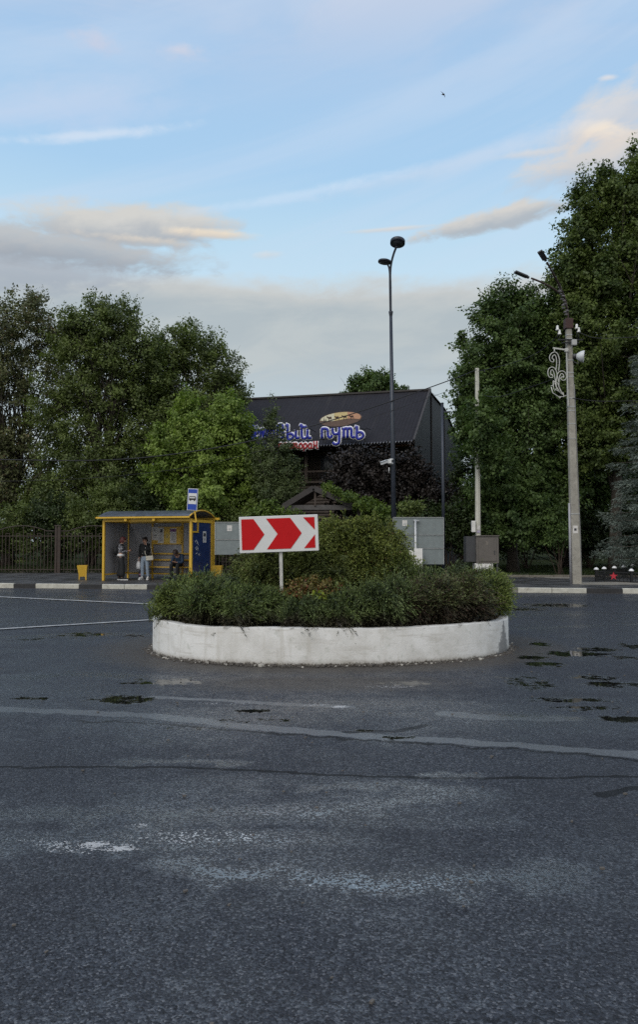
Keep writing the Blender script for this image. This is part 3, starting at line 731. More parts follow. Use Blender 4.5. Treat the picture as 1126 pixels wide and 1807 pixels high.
def slab(name, x0, x1, yb, mat, z=PZ, y0=None, n=40):
    mb = MB(); P = []; Q = []
    for i in range(n + 1):
        x = x0 + (x1 - x0) * i / n; ya = (kerb_y(x) + .152) if y0 is None else (y0(x) if callable(y0) else y0); yy = yb(x) if callable(yb) else yb
        P.append((x, ya, z)); Q.append((x, yy, z))
    for i in range(n):
        mb.add([P[i], P[i + 1], Q[i + 1], Q[i]], [(0, 1, 2, 3)])
        mb.add([(*P[i][:2], z - .3), (*P[i + 1][:2], z - .3), P[i + 1], P[i]], [(0, 1, 2, 3)])
    return tag(mb.build(name, mat), kind='structure')
slab('pavement', -45, 4.6, 34.35, pave)
slab('pavement', 4.6, 40, lambda x: 30.2, pave)
def edge():
    mb = MB()
    for i in range(36):
        x = 4.6 + i * 1.0
        mb.box((x + .5, 30.3 , PZ - .02), (.985, .14, .2 + .02 * math.sin(i * 3)), None, 0, .012)
    for i in range(49):
        mb.box((-44.5 + i, 34.47, PZ - .02), (.985, .14, .16), None, 0, .012)
    tag(mb.build('kerb', slab_edge), kind='structure')
edge()
lawn_m = grass_ground(); lawn_m.name = 'lawn_earth'
slab('lawn', 4.6, 60, 90, lawn_m, .10, 30.36)
slab('lawn', -60, 4.6, 90, lawn_m, .10, 34.5)
gravel_m = M_('washed_sand', (.20, .185, .155), .95, 0, .3, 5, .6, 40, .5, (.10, .09, .07))
def patch(px, py, rx, ry, z, seed):
    r = random.Random(seed); c = G(px, py, z); mb = MB(); n = 26; vs = [(c.x, c.y, z)]
    wx = S(rx, c.y); wy = abs(G(px, py - ry, z).y - c.y)
    for i in range(n):
        a = 2 * math.pi * i / n; k = 1 + r.uniform(-.22, .22); vs.append((c.x + wx * math.cos(a) * k, c.y + wy * math.sin(a) * k, z))
    mb.add(vs, [(0, 1 + i, 1 + (i + 1) % n) for i in range(n)]); return tag(mb.build('sand_patch', gravel_m), kind='structure')
patch(930, 1014, 46, 4, PZ + .006, 1); patch(1080, 1029.5, 70, 2.6, PZ + .006, 2); patch(985, 1018, 40, 2.5, PZ + .008, 3)
# grass on the lawn
def grass():
    rng = np.random.default_rng(5); n = 42000
    x = rng.uniform(5, 22, n); y = 30.5 + rng.random(n) ** 1.6 * 14
    k = fbm(x * .8, y * .8, 9) > .36; x, y = x[k], y[k]
    P = np.stack([x, y, np.full(len(x), .095)], 1)
    A = unit(np.stack([rng.normal(size=len(x)) * .4, rng.normal(size=len(x)) * .4, np.ones(len(x))], 1))
    v, q = blades(P, A, rng.uniform(.06, .18, len(x)), np.full(len(x), .009), rng)
    o = np_mesh('grass', v, q, leafmat('grass_blade', (.022, .036, .010), (.055, .085, .022), .6, .2)); tag(o, 'low green grass on the park lawn under the trees', 'grass', kind='stuff')
    n = 26000; x = rng.uniform(-20, -1.5, n); y = 34.3 + rng.random(n) ** 1.4 * 5
    P = np.stack([x, y, np.full(n, .095)], 1); A = unit(np.stack([rng.normal(size=n) * .45, rng.normal(size=n) * .45, np.ones(n)], 1))
    v, q = blades(P, A, rng.uniform(.10, .45, n), np.full(n, .012), rng)
    o = np_mesh('weeds', v, q, leafmat('weed_blade', (.020, .030, .010), (.060, .078, .026), .6, .2)); tag(o, 'tall uncut weeds along the foot of the iron fence', 'weeds', kind='stuff')
grass()

# ------------------------------------------------------------------ roundabout planter
def planter():
    t = thing('roundabout_planter', 'low white painted concrete ring planter in the middle of the wet road', 'planter', PLC)
    mb = MB(); n = 120; H = .478; th = .17; rnd = random.Random(2)
    prof = [(0.012, -.06), (0.0, .02), (-.003, H - .012), (-.010, H - .002), (-.022, H), (-th + .03, H), (-th, H - .02), (-th, .2)]
    vs = []
    for i in range(n):
        a = 2 * math.pi * i / n; wob = .010 * math.sin(a * 5) + .007 * math.sin(a * 13 + 1); zz = .007 * math.sin(a * 7 + 2) + rnd.uniform(-.006, .004)
        for o, z in prof: vs.append(pl_pt(a, 1 + o + wob * .6, z + (zz if z > .3 else 0)))
    m = len(prof)
    fs = [(i * m + j, ((i + 1) % n) * m + j, ((i + 1) % n) * m + j + 1, i * m + j + 1) for i in range(n) for j in range(m - 1)]
    mb.add(vs, fs, 0, True); mb.build('wall', planter_material(), t)
    mb = MB(); ring = [pl_pt(2 * math.pi * i / n, 1 - th + .01, H - .09) for i in range(n)]
    vs = [Vector((PLC.x, PLC.y, H + .02))] + ring; mb.add(vs, [(0, 1 + i, 1 + (i + 1) % n) for i in range(n)], 0, True); mb.build('soil', soil, t)
planter()
# crumbs of plaster and grit at its foot
def grit():
    rng = np.random.default_rng(11); mb = MB(); n = 900
    for i in range(n):
        a = rng.uniform(math.pi * .95, 2.05 * math.pi); o = abs(rng.normal()) * .05 + .012; p = pl_pt(a, 1 + o, .004); r = rng.uniform(.005, .016) * (2 if rng.random() < .06 else 1)
        M = Matrix.Rotation(rng.uniform(0, 6), 3, 'Z'); mb.box((p.x, p.y, r * .3), (r * 2, r * 1.5, r), M, 0 if rng.random() < .14 else 1)
    for i in range(260):                                  # scattered stones and bits on the open road
        y = rng.uniform(2.2, 20); x = rng.normal() * y * .28; r = rng.uniform(.004, .010)
        M = Matrix.Rotation(rng.uniform(0, 6), 3, 'Z'); mb.box((x, y, .006 + r * .3), (r * 2.4, r * 1.5, r), M, 1)
    tag(mb.build('grit', [M_('plaster_crumb', (.42, .40, .36), .9), M_('stone_crumb', (.10, .09, .08), .9)]), 'loose grit and plaster crumbs along the foot of the planter and over the road', 'grit', kind='stuff')
grit()
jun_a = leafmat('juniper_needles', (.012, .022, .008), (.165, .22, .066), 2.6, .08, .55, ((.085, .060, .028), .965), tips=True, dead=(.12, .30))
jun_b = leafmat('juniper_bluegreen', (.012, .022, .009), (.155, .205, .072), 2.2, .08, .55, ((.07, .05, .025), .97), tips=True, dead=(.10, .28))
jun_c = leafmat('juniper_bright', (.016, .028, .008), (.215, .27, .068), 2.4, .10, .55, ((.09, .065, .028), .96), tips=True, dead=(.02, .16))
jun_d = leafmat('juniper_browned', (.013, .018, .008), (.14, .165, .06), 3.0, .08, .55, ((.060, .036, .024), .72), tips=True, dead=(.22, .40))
thuja_y = leafmat('thuja_gold', (.020, .032, .008), (.245, .285, .068), 2.2, .12, .55, ((.11, .07, .025), .95), tips=True)
thuja_g = leafmat('thuja_green', (.018, .028, .008), (.20, .235, .065), 2.2, .10, .55, ((.09, .055, .022), .95), tips=True)
def in_planter(px, py, Y): p = W(px, py, Y); return Vector((p.x, p.y, .42))
JG = 'low junipers filling the white planter'
for k, (px, py, Y, rx, rz, mt, lab, n) in enumerate([
    (318, 1064, 10.75, 50, 40, jun_c, 'bright green creeping juniper at the far left rim of the white planter', 1500),
    (372, 1064, 10.35, 60, 44, jun_a, 'dark green creeping juniper spilling over the rim under the left end of the arrow sign', 1700),
    (452, 1070, 10.1, 62, 40, jun_a, 'dark low juniper in front of the grey post of the arrow sign', 1700),
    (535, 1082, 9.98, 50, 27, jun_b, 'flattest juniper at the rim in front of the gold spirea', 1300),
    (612, 1076, 9.98, 55, 35, jun_a, 'dark juniper on the front rim just right of the gold spirea', 1600),
    (682, 1062, 10.1, 62, 46, jun_b, 'blue green juniper on the front rim below the tall golden thuja', 1800),
    (752, 1061, 10.3, 62, 44, jun_d, 'juniper with browned twigs overhanging the front rim', 1800),
    (815, 1057, 10.65, 58, 42, jun_d, 'dull juniper with brown patches nearest the flaked grey patch of the wall', 1700),
    (866, 1053, 11.2, 34, 40, jun_c, 'bright green juniper at the far right rim of the white planter', 1500),
    (414, 1038, 11.2, 56, 22, jun_b, 'juniper behind the front row, left of the sign post', 1200),
    (700, 1026, 11.3, 58, 40, jun_a, 'juniper behind the front row at the foot of the golden thuja', 1300),
    (790, 1032, 11.7, 66, 28, jun_b, 'broad juniper in the back row before the grey road sign back', 1300),
    (850, 1024, 12.0, 40, 18, jun_c, 'light green juniper in the back row before the grey cabinet', 900),
    (345, 1034, 11.7, 44, 22, jun_a, 'dark juniper in the back row in front of the yellow bus shelter', 900)]):
    rng = random.Random(k)
    bl = PB([(px, py, rx, rz), (px - rx * .45, py + 4, rx * .55, rz * .75, -.1), (px + rx * .4, py - 2, rx * .55, rz * .8, .1), (px + rx * .1, py - rz * .25, rx * .6, rz * .62, .15)], Y, .9)
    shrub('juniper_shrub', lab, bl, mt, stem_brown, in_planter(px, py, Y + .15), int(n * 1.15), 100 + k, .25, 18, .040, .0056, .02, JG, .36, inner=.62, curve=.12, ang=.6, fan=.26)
TG = 'feathery thujas in the planter'
shrub('thuja_shrub', 'tall golden green feathery thuja, highest in the planter right of the arrow sign', PB([(636, 965, 66, 62), (600, 938, 40, 36, -.1), (576, 950, 36, 38), (612, 925, 30, 22), (668, 945, 40, 36), (640, 926, 36, 24), (590, 985, 50, 46, -.2), (690, 990, 45, 46, -.1), (640, 1010, 60, 30, -.3)], 11.6, .8),
      thuja_y, stem_brown, in_planter(640, 1000, 11.6), 5800, 201, .30, 17, .046, .0075, .35, TG, .40, cat='thuja', curve=.55, ang=.8)
shrub('thuja_shrub', 'dull green thuja half hidden behind the red and white arrow sign', PB([(465, 985, 50, 52), (440, 1000, 34, 34), (510, 985, 46, 50), (475, 1010, 60, 32, -.2)], 11.5, .8),
      thuja_g, stem_brown, in_planter(475, 1000, 11.5), 3000, 202, .24, 17, .046, .0072, .3, TG, .40, cat='thuja', curve=.6, ang=.8)
shrub('thuja_shrub', 'dark green thuja between the arrow sign and the tall golden thuja', PB([(556, 990, 46, 42), (580, 1004, 40, 34, -.2), (535, 975, 36, 40, .1)], 11.25, .8),
      thuja_g, stem_brown, in_planter(560, 1000, 11.25), 2300, 203, .24, 17, .046, .0072, .3, TG, .40, cat='thuja', curve=.6, ang=.8)
shrub('thuja_shrub', 'small thuja on the right shoulder of the tall golden thuja', PB([(698, 988, 26, 34), (690, 1000, 24, 26, .1)], 11.7, .8),
      thuja_y, stem_brown, in_planter(715, 1000, 11.7), 1500, 204, .24, 17, .046, .0072, .3, TG, .40, cat='thuja', curve=.55, ang=.8)
def broad_shrub(name, label, blobs, leafm, base, clumps, per, csize, leaf, seed, group=None, cat='shrub', nst=18, droop=.1, stem=stem_brown, inner=.35):
    rng = np.random.default_rng(seed); t = thing(name, label, cat, base, 0, group); base = Vector(base)
    v, q, C = crown_mesh(blobs, clumps, per, csize, leaf, rng, droop, inner, base.z + .02)
    np_mesh('foliage', v, q, leafm, t); mb = MB()
    for k in rng.choice(len(C), min(nst, len(C)), replace=False):
        e = Vector(C[k]); b = base + Vector((rng.normal() * .08, rng.normal() * .08, 0)); L = (e - b).length
        mb.tube(bez(b, e, (0, 0, .12 * L)), [.012 * (1 + L * .3) * (1 - .8 * j / 6) for j in range(7)], 5, caps=False)
    mb.build('stems', stem, t); return t
broad_shrub('spirea_shrub', 'small gold and rust leaved spirea right of the foot of the sign post', PB([(548, 1044, 46, 20), (520, 1048, 26, 18), (580, 1046, 30, 18)], 10.3, .7),
    leafmat('spirea_leaf', (.080, .075, .016), (.20, .15, .04), 5, .2, .5, ((.17, .055, .028), .80)), in_planter(548, 1050, 10.4), 150, 30, .12, .040, 301, cat='spirea')
broad_shrub('seedling', 'single pale lime seedling in front of the gold spirea', PB([(565, 1054, 10, 9)], 9.99, .8), leafmat('seedling_leaf', (.16, .20, .02), (.26, .30, .03), 5, .3), in_planter(565, 1060, 9.99), 8, 6, .05, .055, 302, cat='seedling', nst=4)

# ------------------------------------------------------------------ arrow sign in the planter
def arrow_sign():
    Y = 10.55; foot = in_planter(498, 1049, Y)
    t = thing('chevron_sign', 'wide white road sign with red chevrons pointing right, standing in the planter', 'road sign', foot)
    TL, TR, BL, BR = (421.5, 912.5), (561, 907), (424, 976), (563, 972)
    c = W(492, 942, Y); w = S(139.5, Y); h = S(64, Y); tilt = R(2.0); yaw = R(0)
    rx = Vector((math.cos(tilt), 0, math.sin(tilt))); rz = Vector((-math.sin(tilt), 0, math.cos(tilt))); n = Vector((0, -1, 0))
    Mx = Matrix((rx, Vector((0, 1, 0)), rz)).transposed()
    mb = MB(); mb.box(c, (w, .022, h), Mx, 0, .006)
    for s in (-1, 1): mb.box(c + rz * (s * h * .25) + Vector((0, .022, 0)), (w * .96, .022, .035), Mx, 1)
    board = mb.build('board', [white_clean, galv], t)
    def P(u, v): return c + rx * (u - .5) * w + rz * (v - .5) * h + n * .0135
    # from the photo: red fills between the white chevrons, inside a white rim
    l, r, b, tp = .030, .972, .085, .930; mid = .5
    polys = [[(l, b), (.175, b), (.318, mid), (.185, tp), (l, tp)],
             [(.345, b), (.645, b), (.790, mid), (.650, tp), (.345, tp), (.485, mid)],
             [(.815, b), (r - .015, b), (r - .015, .45)], [(.815, tp), (r - .015, tp), (r - .015, .58)]]
    for pl in polys:
        m2 = MB(); m2.prism([P(u, v) for u, v in pl], n * .003); m2.build('red_chevron', sign_red, board)
    mb = MB(); a = W(494.5, 972, Y + .045); b = foot + Vector((0, .045, -.1)); mb.beam(b, a + Vector((0, 0, .40)), .062, .045); mb.build('post', M_('white_post_paint', (.50, .50, .47), .6, 0, .2, 12, .3, 60, .6, (.22, .20, .17)), t)
arrow_sign()
# ------------------------------------------------------------------ bus shelter (local axes: x along it, y to the back, z up)
SH_L, SH_D, SH_R = 3.56, 1.75, R(-16.0)
SH_O = Vector((-8.03, 27.58, PZ))
def sh2w(x, y, z):
    c, s = math.cos(SH_R), math.sin(SH_R); return Vector((SH_O.x + x * c - y * s, SH_O.y + x * s + y * c, SH_O.z + z))
def lb(t, name, mat, parts, parent=None):
    mb = MB()
    for p in parts:
        if p[0] == 'b': mb.box(*p[1:])
        elif p[0] == 'm': mb.beam(*p[1:])
        elif p[0] == 't': mb.tube(*p[1:])
    return mb.build(name, mat, parent or t, local=True)
def shelter():
    t = thing('bus_shelter', 'yellow framed bus shelter with grey back, blue end panel and curved dark roof', 'bus shelter', SH_O, SH_R)
    L, D, EH, A = SH_L, SH_D, 2.26, .24
    xb = [0.0, 1.07, 2.36, L]                      # rear uprights
    for x, y, w in [(0, 0, .085), (L, 0, .095), (0, D, .07), (L, D, .085), (1.07, D, .07), (2.36, D, .07), (L + .02, D + .17, .075)]:
        lb(t, 'post', yellow, [('b', (x, y, EH / 2), (w, w, EH), None, 0, .006)])
    # sheets
    lb(t, 'back_panel', panel_grey, [('b', ((xb[i] + xb[i + 1]) / 2, D + .006, 1.20), (xb[i + 1] - xb[i] - .072, .012, 1.92)) for i in range(3)])
    lb(t, 'side_panel', panel_grey, [('b', (0, D / 2, 1.20), (.012, D - .10, 1.92))])
    bp = lb(t, 'end_panel', panel_blue, [('b', (L, .32 + (D - .36) / 2 - .14, 1.20), (.014, D - .14, 1.98))])
    for r_ in [('m', (0, .05, .22), (0, D - .05, .22), .05, .05), ('m', (.04, D - .02, .20), (L - .05, D - .02, .20), .05, .05), ('m', (L, .05, .17), (L, D - .05, .17), .055, .06),
        ('m', (L, .05, 2.20), (L, D - .05, 2.20), .07, .10), ('m', (0, .05, 2.20), (0, D - .05, 2.20), .06, .08), ('m', (.05, D, 2.2), (L - .05, D, 2.2), .06, .07)]: lb(t, 'rail', yellow, [r_])
    # little empty frame at the top of the end wall
    y0, y1, z0, z1 = .06, .50, 1.80, 2.14
    lb(t, 'end_frame', yellow, [('m', (L + .03, y1, z0), (L + .03, y1, z1), .05, .055), ('m', (L + .03, y0, z0), (L + .03, y1 + .03, z0), .05, .055)])
    # roof: front and back gutters, arched ribs, smoky curved sheet
    x0, x1, y0, y1 = -.22, L + .24, -.20, D + .22
    lb(t, 'roof_beam', yellow, [('m', (x0, y0, EH + .07), (x1 - .2, y0, EH + .07), .05, .06), ('m', (x0, y1, EH + .06), (x1, y1, EH + .06), .05, .085), ('m', (-.02, 0, EH - .03), (L + .02, 0, EH - .03), .06, .10)])
    arc = lambda x, lift=0, n=14: [(x, y0 + (y1 - y0) * i / n, EH + .10 + lift + A * math.sin(math.pi * i / n) ** .8) for i in range(n + 1)]
    mb = MB(); nx = 2; a0, a1 = arc(x0 + .16, .012), arc(x1 - .22, .012); n = len(a0)
    mb.add(a0 + a1, [(i, i + 1, n + i + 1, n + i) for i in range(n - 1)], 0, True)
    a0, a1 = arc(x0 + .16, .004), arc(x1 - .22, .004); mb.add(a0 + a1, [(n + i, n + i + 1, i + 1, i) for i in range(n - 1)], 0, True)
    mb.build('roof_sheet', roof_sheet, t, local=True)
    for x, mm in ((x0 + .14, roof_sheet), (x1 - .20, yellow)): lb(t, 'roof_arch', mm, [('t', arc(x, 0), .028, 6)])
    lb(t, 'roof_arch', yellow, [('t', arc(L * .36, -.035), .02, 6)]); lb(t, 'roof_arch', yellow, [('t', arc(L * .68, -.035), .02, 6)])
    for x in (1.0, 2.15): lb(t, 'rafter_end', yellow, [('b', (x, -.08, EH - .01), (.10, .22, .10), None, 0, .005)])
    # bench and back rails between the two right uprights
    lb(t, 'seat', yellow, [('m', (.92, D - .36 + k * .095, .47), (L - .10, D - .36 + k * .095, .47), .085, .035) for k in range(3)])
    lb(t, 'backrest', yellow, [('m', (1.07, D - .09, .74), (L - .05, D - .09, .74), .03, .055), ('m', (1.07, D - .09, .98), (L - .05, D - .09, .98), .03, .055)])
    for x in (1.07, 2.36, L - .35): lb(t, 'seat_leg', yellow, [('m', (x, D - .32, 0), (x, D - .32, .45), .05, .05), ('m', (x, D - .34, .435), (x, D - .02, .435), .04, .03)])
    nb = lb(t, 'noticeboard', yellow, [('b', (1.72, D - .055, 1.69), (1.28, .02, .66)), ('m', (1.08, D - .07, 1.36), (2.36, D - .07, 1.36), .04, .04), ('m', (2.30, D - .07, 1.36), (2.30, D - .07, 2.05), .04, .04)])
    def poster(x, z, w, h, m, marks, dy):
        mb = MB(); mb.box((x, D - dy, z), (w, .004, h))
        for (mx, mz, mw, mh, mi) in marks: mb.box((x + mx, D - dy - .004, z + mz), (mw, .003, mh), None, mi)
        mb.build('poster', [m, ink, ink_p, M_('grey_print', (.30, .29, .30), .7)], nb, local=True)
    txt = lambda z0, n, w: [(0, z0 - i * .022, w * (1 - .15 * ((i * 7) % 3)), .008, 3) for i in range(n)]
    poster(1.20, 1.76, .25, .52, paper, [(0, -.06, .15, .028, 1)] + txt(.2, 7, .15) + txt(-.12, 4, .15), .068)
    poster(1.46, 1.66, .26, .66, paper, [(.02, .20, .10, .13, 1)] + txt(.08, 14, .18), .073)
    poster(1.73, 1.60, .20, .40, paper_y, txt(.14, 8, .12), .068)
    poster(1.99, 1.67, .27, .58, paper, [(0, .21, .25, .10, 2), (.05, -.22, .11, .014, 1)] + txt(.10, 13, .2), .074)
    # paper and marker scrawl on the blue end wall, a chalk loop on the back
    mb = MB(); mb.box((L + .012, 1.12, 1.62), (.006, .28, .42)); mb.box((L + .016, 1.12, 1.70), (.004, .2, .13), None, 1); mb.box((L + .016, 1.12, 1.53), (.004, .12, .12), None, 2)
    mb.build('poster', [paper, ink, M_('grey_image', (.35, .35, .36), .7)], bp, local=True)
    mb = MB(); q = lambda pts: [(L + .010, y, z) for y, z in pts]
    for pts in ([(.30, 1.42), (.42, 1.50), (.52, 1.42), (.44, 1.36)], [(.52, 1.42), (.64, 1.28)], [(.36, 1.20), (.46, 1.28), (.58, 1.20), (.46, 1.13), (.37, 1.19)], [(.50, 1.22), (.62, 1.10)],
                [(.36, .98), (.47, 1.05), (.58, .97)], [(.60, .96), (.72, 1.02), (.66, .93), (.76, .95)]):
        mb.tube(q(pts), .014, 5, flat=((1, 0, 0), .2))
    mb.build('graffiti', white_clean, bp, local=True)
    mb = MB(); g = [(2.05 + .07 * math.sin(a), D - .008, 1.14 + .10 * math.cos(a)) for a in [i * .55 for i in range(10)]]
    mb.tube(g, .012, 5, flat=((0, 1, 0), .2)); mb.tube([(2.06, D - .008, 1.10), (2.11, D - .008, 1.00), (2.08, D - .008, 1.07)], .014, 5, flat=((0, 1, 0), .2)); mb.build('graffiti', white_clean, t, local=True)
shelter()

def bus_stop_sign():
    p0 = sh2w(SH_L + .02, -.06, 0); Y = p0.y - .02
    t = thing('bus_stop_sign', 'blue bus stop plate with a black bus on white, above the shelter roof', 'bus stop sign', (p0.x, p0.y, PZ))
    c = W(339.5, 881.5, Y); w, h = S(18.5, Y), S(38.5, Y); Mx = Matrix.Rotation(R(3), 3, 'Y') @ Matrix.Rotation(R(-8), 3, 'Z')
    mb = MB(); mb.box(c, (w, .03, h), Mx, 0, .006); pl = mb.build('plate', white_clean, t)
    mb = MB(); o = Mx @ Vector((0, -.017, 0)); mb.box(c + o, (w * .9, .006, h * .95), Mx, 0); mb.build('blue_field', sign_blue, pl)
    mb = MB(); mb.box(c + Mx @ Vector((0, -.021, h * .04)), (w * .80, .006, h * .50), Mx, 0); mb.build('white_field', white_clean, pl)
    def P(u, v): return c + Mx @ Vector((u * w * .40, -.0245, h * (.04 + .25 * v)))
    mb = MB(); d = Mx @ Vector((0, -.004, 0))
    mb.prism([P(-.82, -.25), P(.86, -.25), P(.86, .12), P(.74, .38), P(.62, .46), P(-.74, .46), P(-.82, .34)], d)
    for k in (-.5, .5):
        mb.prism([P(k + .17 * math.cos(a), -.30 + .17 * math.sin(a) * w * .40 / (h * .25) * 1.0) for a in [i * math.pi / 6 for i in range(12)]], d * 1.3)
    pic = mb.build('bus_pictogram', black_mat, pl)
    mb = MB()
    for k in range(5): mb.prism([P(-.68 + k * .27, .05), P(-.47 + k * .27, .05), P(-.47 + k * .27, .32), P(-.68 + k * .27, .32)], d * 1.5)
    mb.build('pictogram_windows', white_clean, pic)
    mb = MB(); a = W(342, 900, Y + .03); b = W(346, 921, Y + .03); mb.beam(b, a + Vector((0, 0, .15)), .05, .05); mb.beam(b, sh2w(SH_L, 0, 2.2), .05, .05); mb.build('bracket', yellow, t)
bus_stop_sign()

# ------------------------------------------------------------------ litter bins
def bin_proto():
    t = thing('litter_bin', 'yellow litter bin standing alone on the pavement by the iron fence', 'litter bin', (0, 0, 0), 0, 'yellow litter bins at the bus stop')
    mb = MB(); w0, w1, h0, h1 = .115, .19, .12, .55
    ring = lambda w, z: [(-w, -w * .8, z), (w, -w * .8, z), (w, w * .8, z), (-w, w * .8, z)]
    vs = ring(w0, h0) + ring(w1, h1) + ring(w1 - .02, h1) + ring(w0 - .01, h0 + .03)
    fs = [(3, 2, 1, 0)] + [(i, (i + 1) % 4, 4 + (i + 1) % 4, 4 + i) for i in range(4)] + [(4 + i, 4 + (i + 1) % 4, 8 + (i + 1) % 4, 8 + i) for i in range(4)] + [(8 + i, 8 + (i + 1) % 4, 12 + (i + 1) % 4, 12 + i) for i in range(4)] + [(12, 13, 14, 15)]
    mb.add(vs, fs); mb.build('bucket', yellow, t, local=True)
    mb = MB()
    for s in (-1, 1): mb = MB(); mb.beam((s * .150, s * -.165, 0), (s * .150, s * -.165, .46), .045, .03); mb.build('leg', yellow, t, local=True)
    return t
bin0 = bin_proto(); p = G(145, 1023, PZ); bin0.location = (p.x, p.y, PZ); bin0.rotation_euler.z = R(8)
b2 = bin0.copy(); col.objects.link(b2); p = sh2w(SH_L + .42, SH_D - .35, 0); b2.location = p; b2.rotation_euler.z = R(-6)
b2['label'] = 'yellow litter bin at the right end of the bus shelter by its blue panel'
for ch in bin0.children: c = ch.copy(); col.objects.link(c); c.parent = b2

# ------------------------------------------------------------------ people
def skin_me(chains, sub=2, rootpt=None):
    verts = []; rad = []; key = {}; edges = []
    for ch in chains:
        prev = None
        for p in ch:
            x, y, z = p[:3]; r = p[3]; ry = p[4] if len(p) > 4 else r; k = (round(x, 4), round(y, 4), round(z, 4))
            if k not in key: key[k] = len(verts); verts.append((x, y, z)); rad.append((r, ry))
            i = key[k]
            if prev is not None and prev != i: edges.append((prev, i))
            prev = i
    me = bpy.data.meshes.new('tmp'); me.from_pydata(verts, edges, []); o = bpy.data.objects.new('tmp', me); col.objects.link(o)
    sk = o.modifiers.new('s', 'SKIN'); sk.use_smooth_shade = True; o.modifiers.new('u', 'SUBSURF').levels = sub
    sv = me.skin_vertices[0].data
    for i, r in enumerate(rad): sv[i].radius = r; sv[i].use_root = (i == 0); sv[i].use_loose = False
    dg = bpy.context.evaluated_depsgraph_get(); dg.update()
    out = bpy.data.meshes.new_from_object(o.evaluated_get(dg)); bpy.data.objects.remove(o); bpy.data.meshes.remove(me); return out
def skinned(name, chains, mat, parent, sub=2):
    me = skin_me(chains, sub); me.name = name; me.materials.clear(); me.materials.append(mat)
    me.polygons.foreach_set('use_smooth', np.ones(len(me.polygons), bool))
    return link_mesh(name, me, parent, None, True)
V = Vector
def lerp3(a, b, f): return tuple(a[i] + (b[i] - a[i]) * f for i in range(3))
def hand(wrist, dirv, palm, curl=.5, k=1.0):
    """palm plus five finger chains; dirv = pointing direction, palm = palm normal"""
    d = V(dirv).normalized(); pn = V(palm); pn = (pn - d * pn.dot(d)).normalized(); s = d.cross(pn); w = V(wrist); ch = []
    pc = w + d * .045 * k; root = [(*w, .021 * k, .015 * k), (*pc, .030 * k, .016 * k)]; ch.append(root); kn = w + d * .085 * k
    for i, (o, L) in enumerate([(-.030, .062), (-.010, .074), (.010, .070), (.029, .054)]):
        b = kn + s * o * k; m = b + (d * (1 - curl * .5) + pn * curl * .5).normalized() * L * .45 * k; e = m + (d * (1 - curl) + pn * curl).normalized() * L * .5 * k
        ch.append([(*pc, .030 * k, .016 * k), (*b, .0095 * k), (*m, .0088 * k), (*e, .0075 * k)])
    tb = w + d * .030 * k - s * .030 * k; tm = tb + (d * .7 - s * .5 + pn * .35).normalized() * .035 * k; te = tm + (d * .8 + pn * .4).normalized() * .03 * k
    ch.append([(*pc, .030 * k, .016 * k), (*tb, .013 * k), (*tm, .0105 * k), (*te, .0085 * k)]); return ch
def head_chain(neck, tilt, yaw):
    """head: neck base -> skull, with chin, nose and ears; faces -y before yaw/tilt (tilt>0 looks down)"""
    M = Matrix.Rotation(yaw, 3, 'Z') @ Matrix.Rotation(tilt, 3, 'X'); n = V(neck)
    f = lambda x, y, z: n + M @ V((x, y, z)); return f, M
def face_parts(f, M, par, hairm, hair='short'):
    def e(name, c, r, mat): mb = MB(); mb.ell(f(*c), r, 10, 7, 0, M); mb.build(name, mat, par, local=True)
    for s in (-1, 1):
        e('eye', (s * .031, -.092, .132), (.012, .008, .008), eye_mat); e('ear', (s * .077, .004, .120), (.012, .022, .032), skin)
    e('mouth', (0, -.092, .062), (.022, .008, .007), lip_mat)
    mb = MB(); mb.ell(f(0, -.100, .104), (.012, .020, .022), 8, 6, 0, M); mb.build('nose', skin, par, local=True)
    mb = MB(); rng = random.Random(len(hair) + 3)
    def cap(c, r): mb.ell(f(*c), r, 14, 10, 0, M)
    cap((0, .022, .168), (.092, .100, .080)); cap((0, .058, .115), (.083, .062, .085)); cap((0, -.045, .212), (.070, .050, .026))
    if hair == 'bob':
        for s in (-1, 1): cap((s * .074, .015, .105), (.024, .062, .092))
        cap((0, .072, .065), (.080, .046, .085)); cap((0, -.076, .188), (.068, .022, .030))
    elif hair == 'curly':
        for i in range(34):
            a = rng.uniform(0, 6.28); z = rng.uniform(.09, .235); k = math.sqrt(max(.05, 1 - ((z - .14) / .115) ** 2))
            y = math.sin(a) * .092 * k + .02
            if y < -.05 and z < .17: continue
            cap((math.cos(a) * .086 * k, y, z), (.028, .028, .026))
    mb.build('hair', hairm, par, local=True)
def body_core(f, pelvis, chest, nb, shoulders, hips, arms, legs):
    H = [(*pelvis, .125, .10), (*lerp3(pelvis, chest, .5), .11, .085), (*chest, .135, .10), (*nb, .055, .055), (*f(0, .0, .03), .052, .055), (*f(0, -.014, .085), .060, .070), (*f(0, .004, .150), .074, .092), (*f(0, .008, .205), .052, .065)]
    ch = [H]
    for sh, el, wr in arms: ch.append([(*chest, .135, .10), (*sh, .052), (*lerp3(sh, el, .55), .043), (*el, .036), (*lerp3(el, wr, .4), .034), (*wr, .021, .017)])
    for hp, kn, an, toe in legs: ch.append([(*pelvis, .125, .10), (*hp, .082), (*lerp3(hp, kn, .5), .068), (*kn, .050), (*lerp3(kn, an, .35), .048), (*an, .034), (*toe, .034, .024)])
    return ch
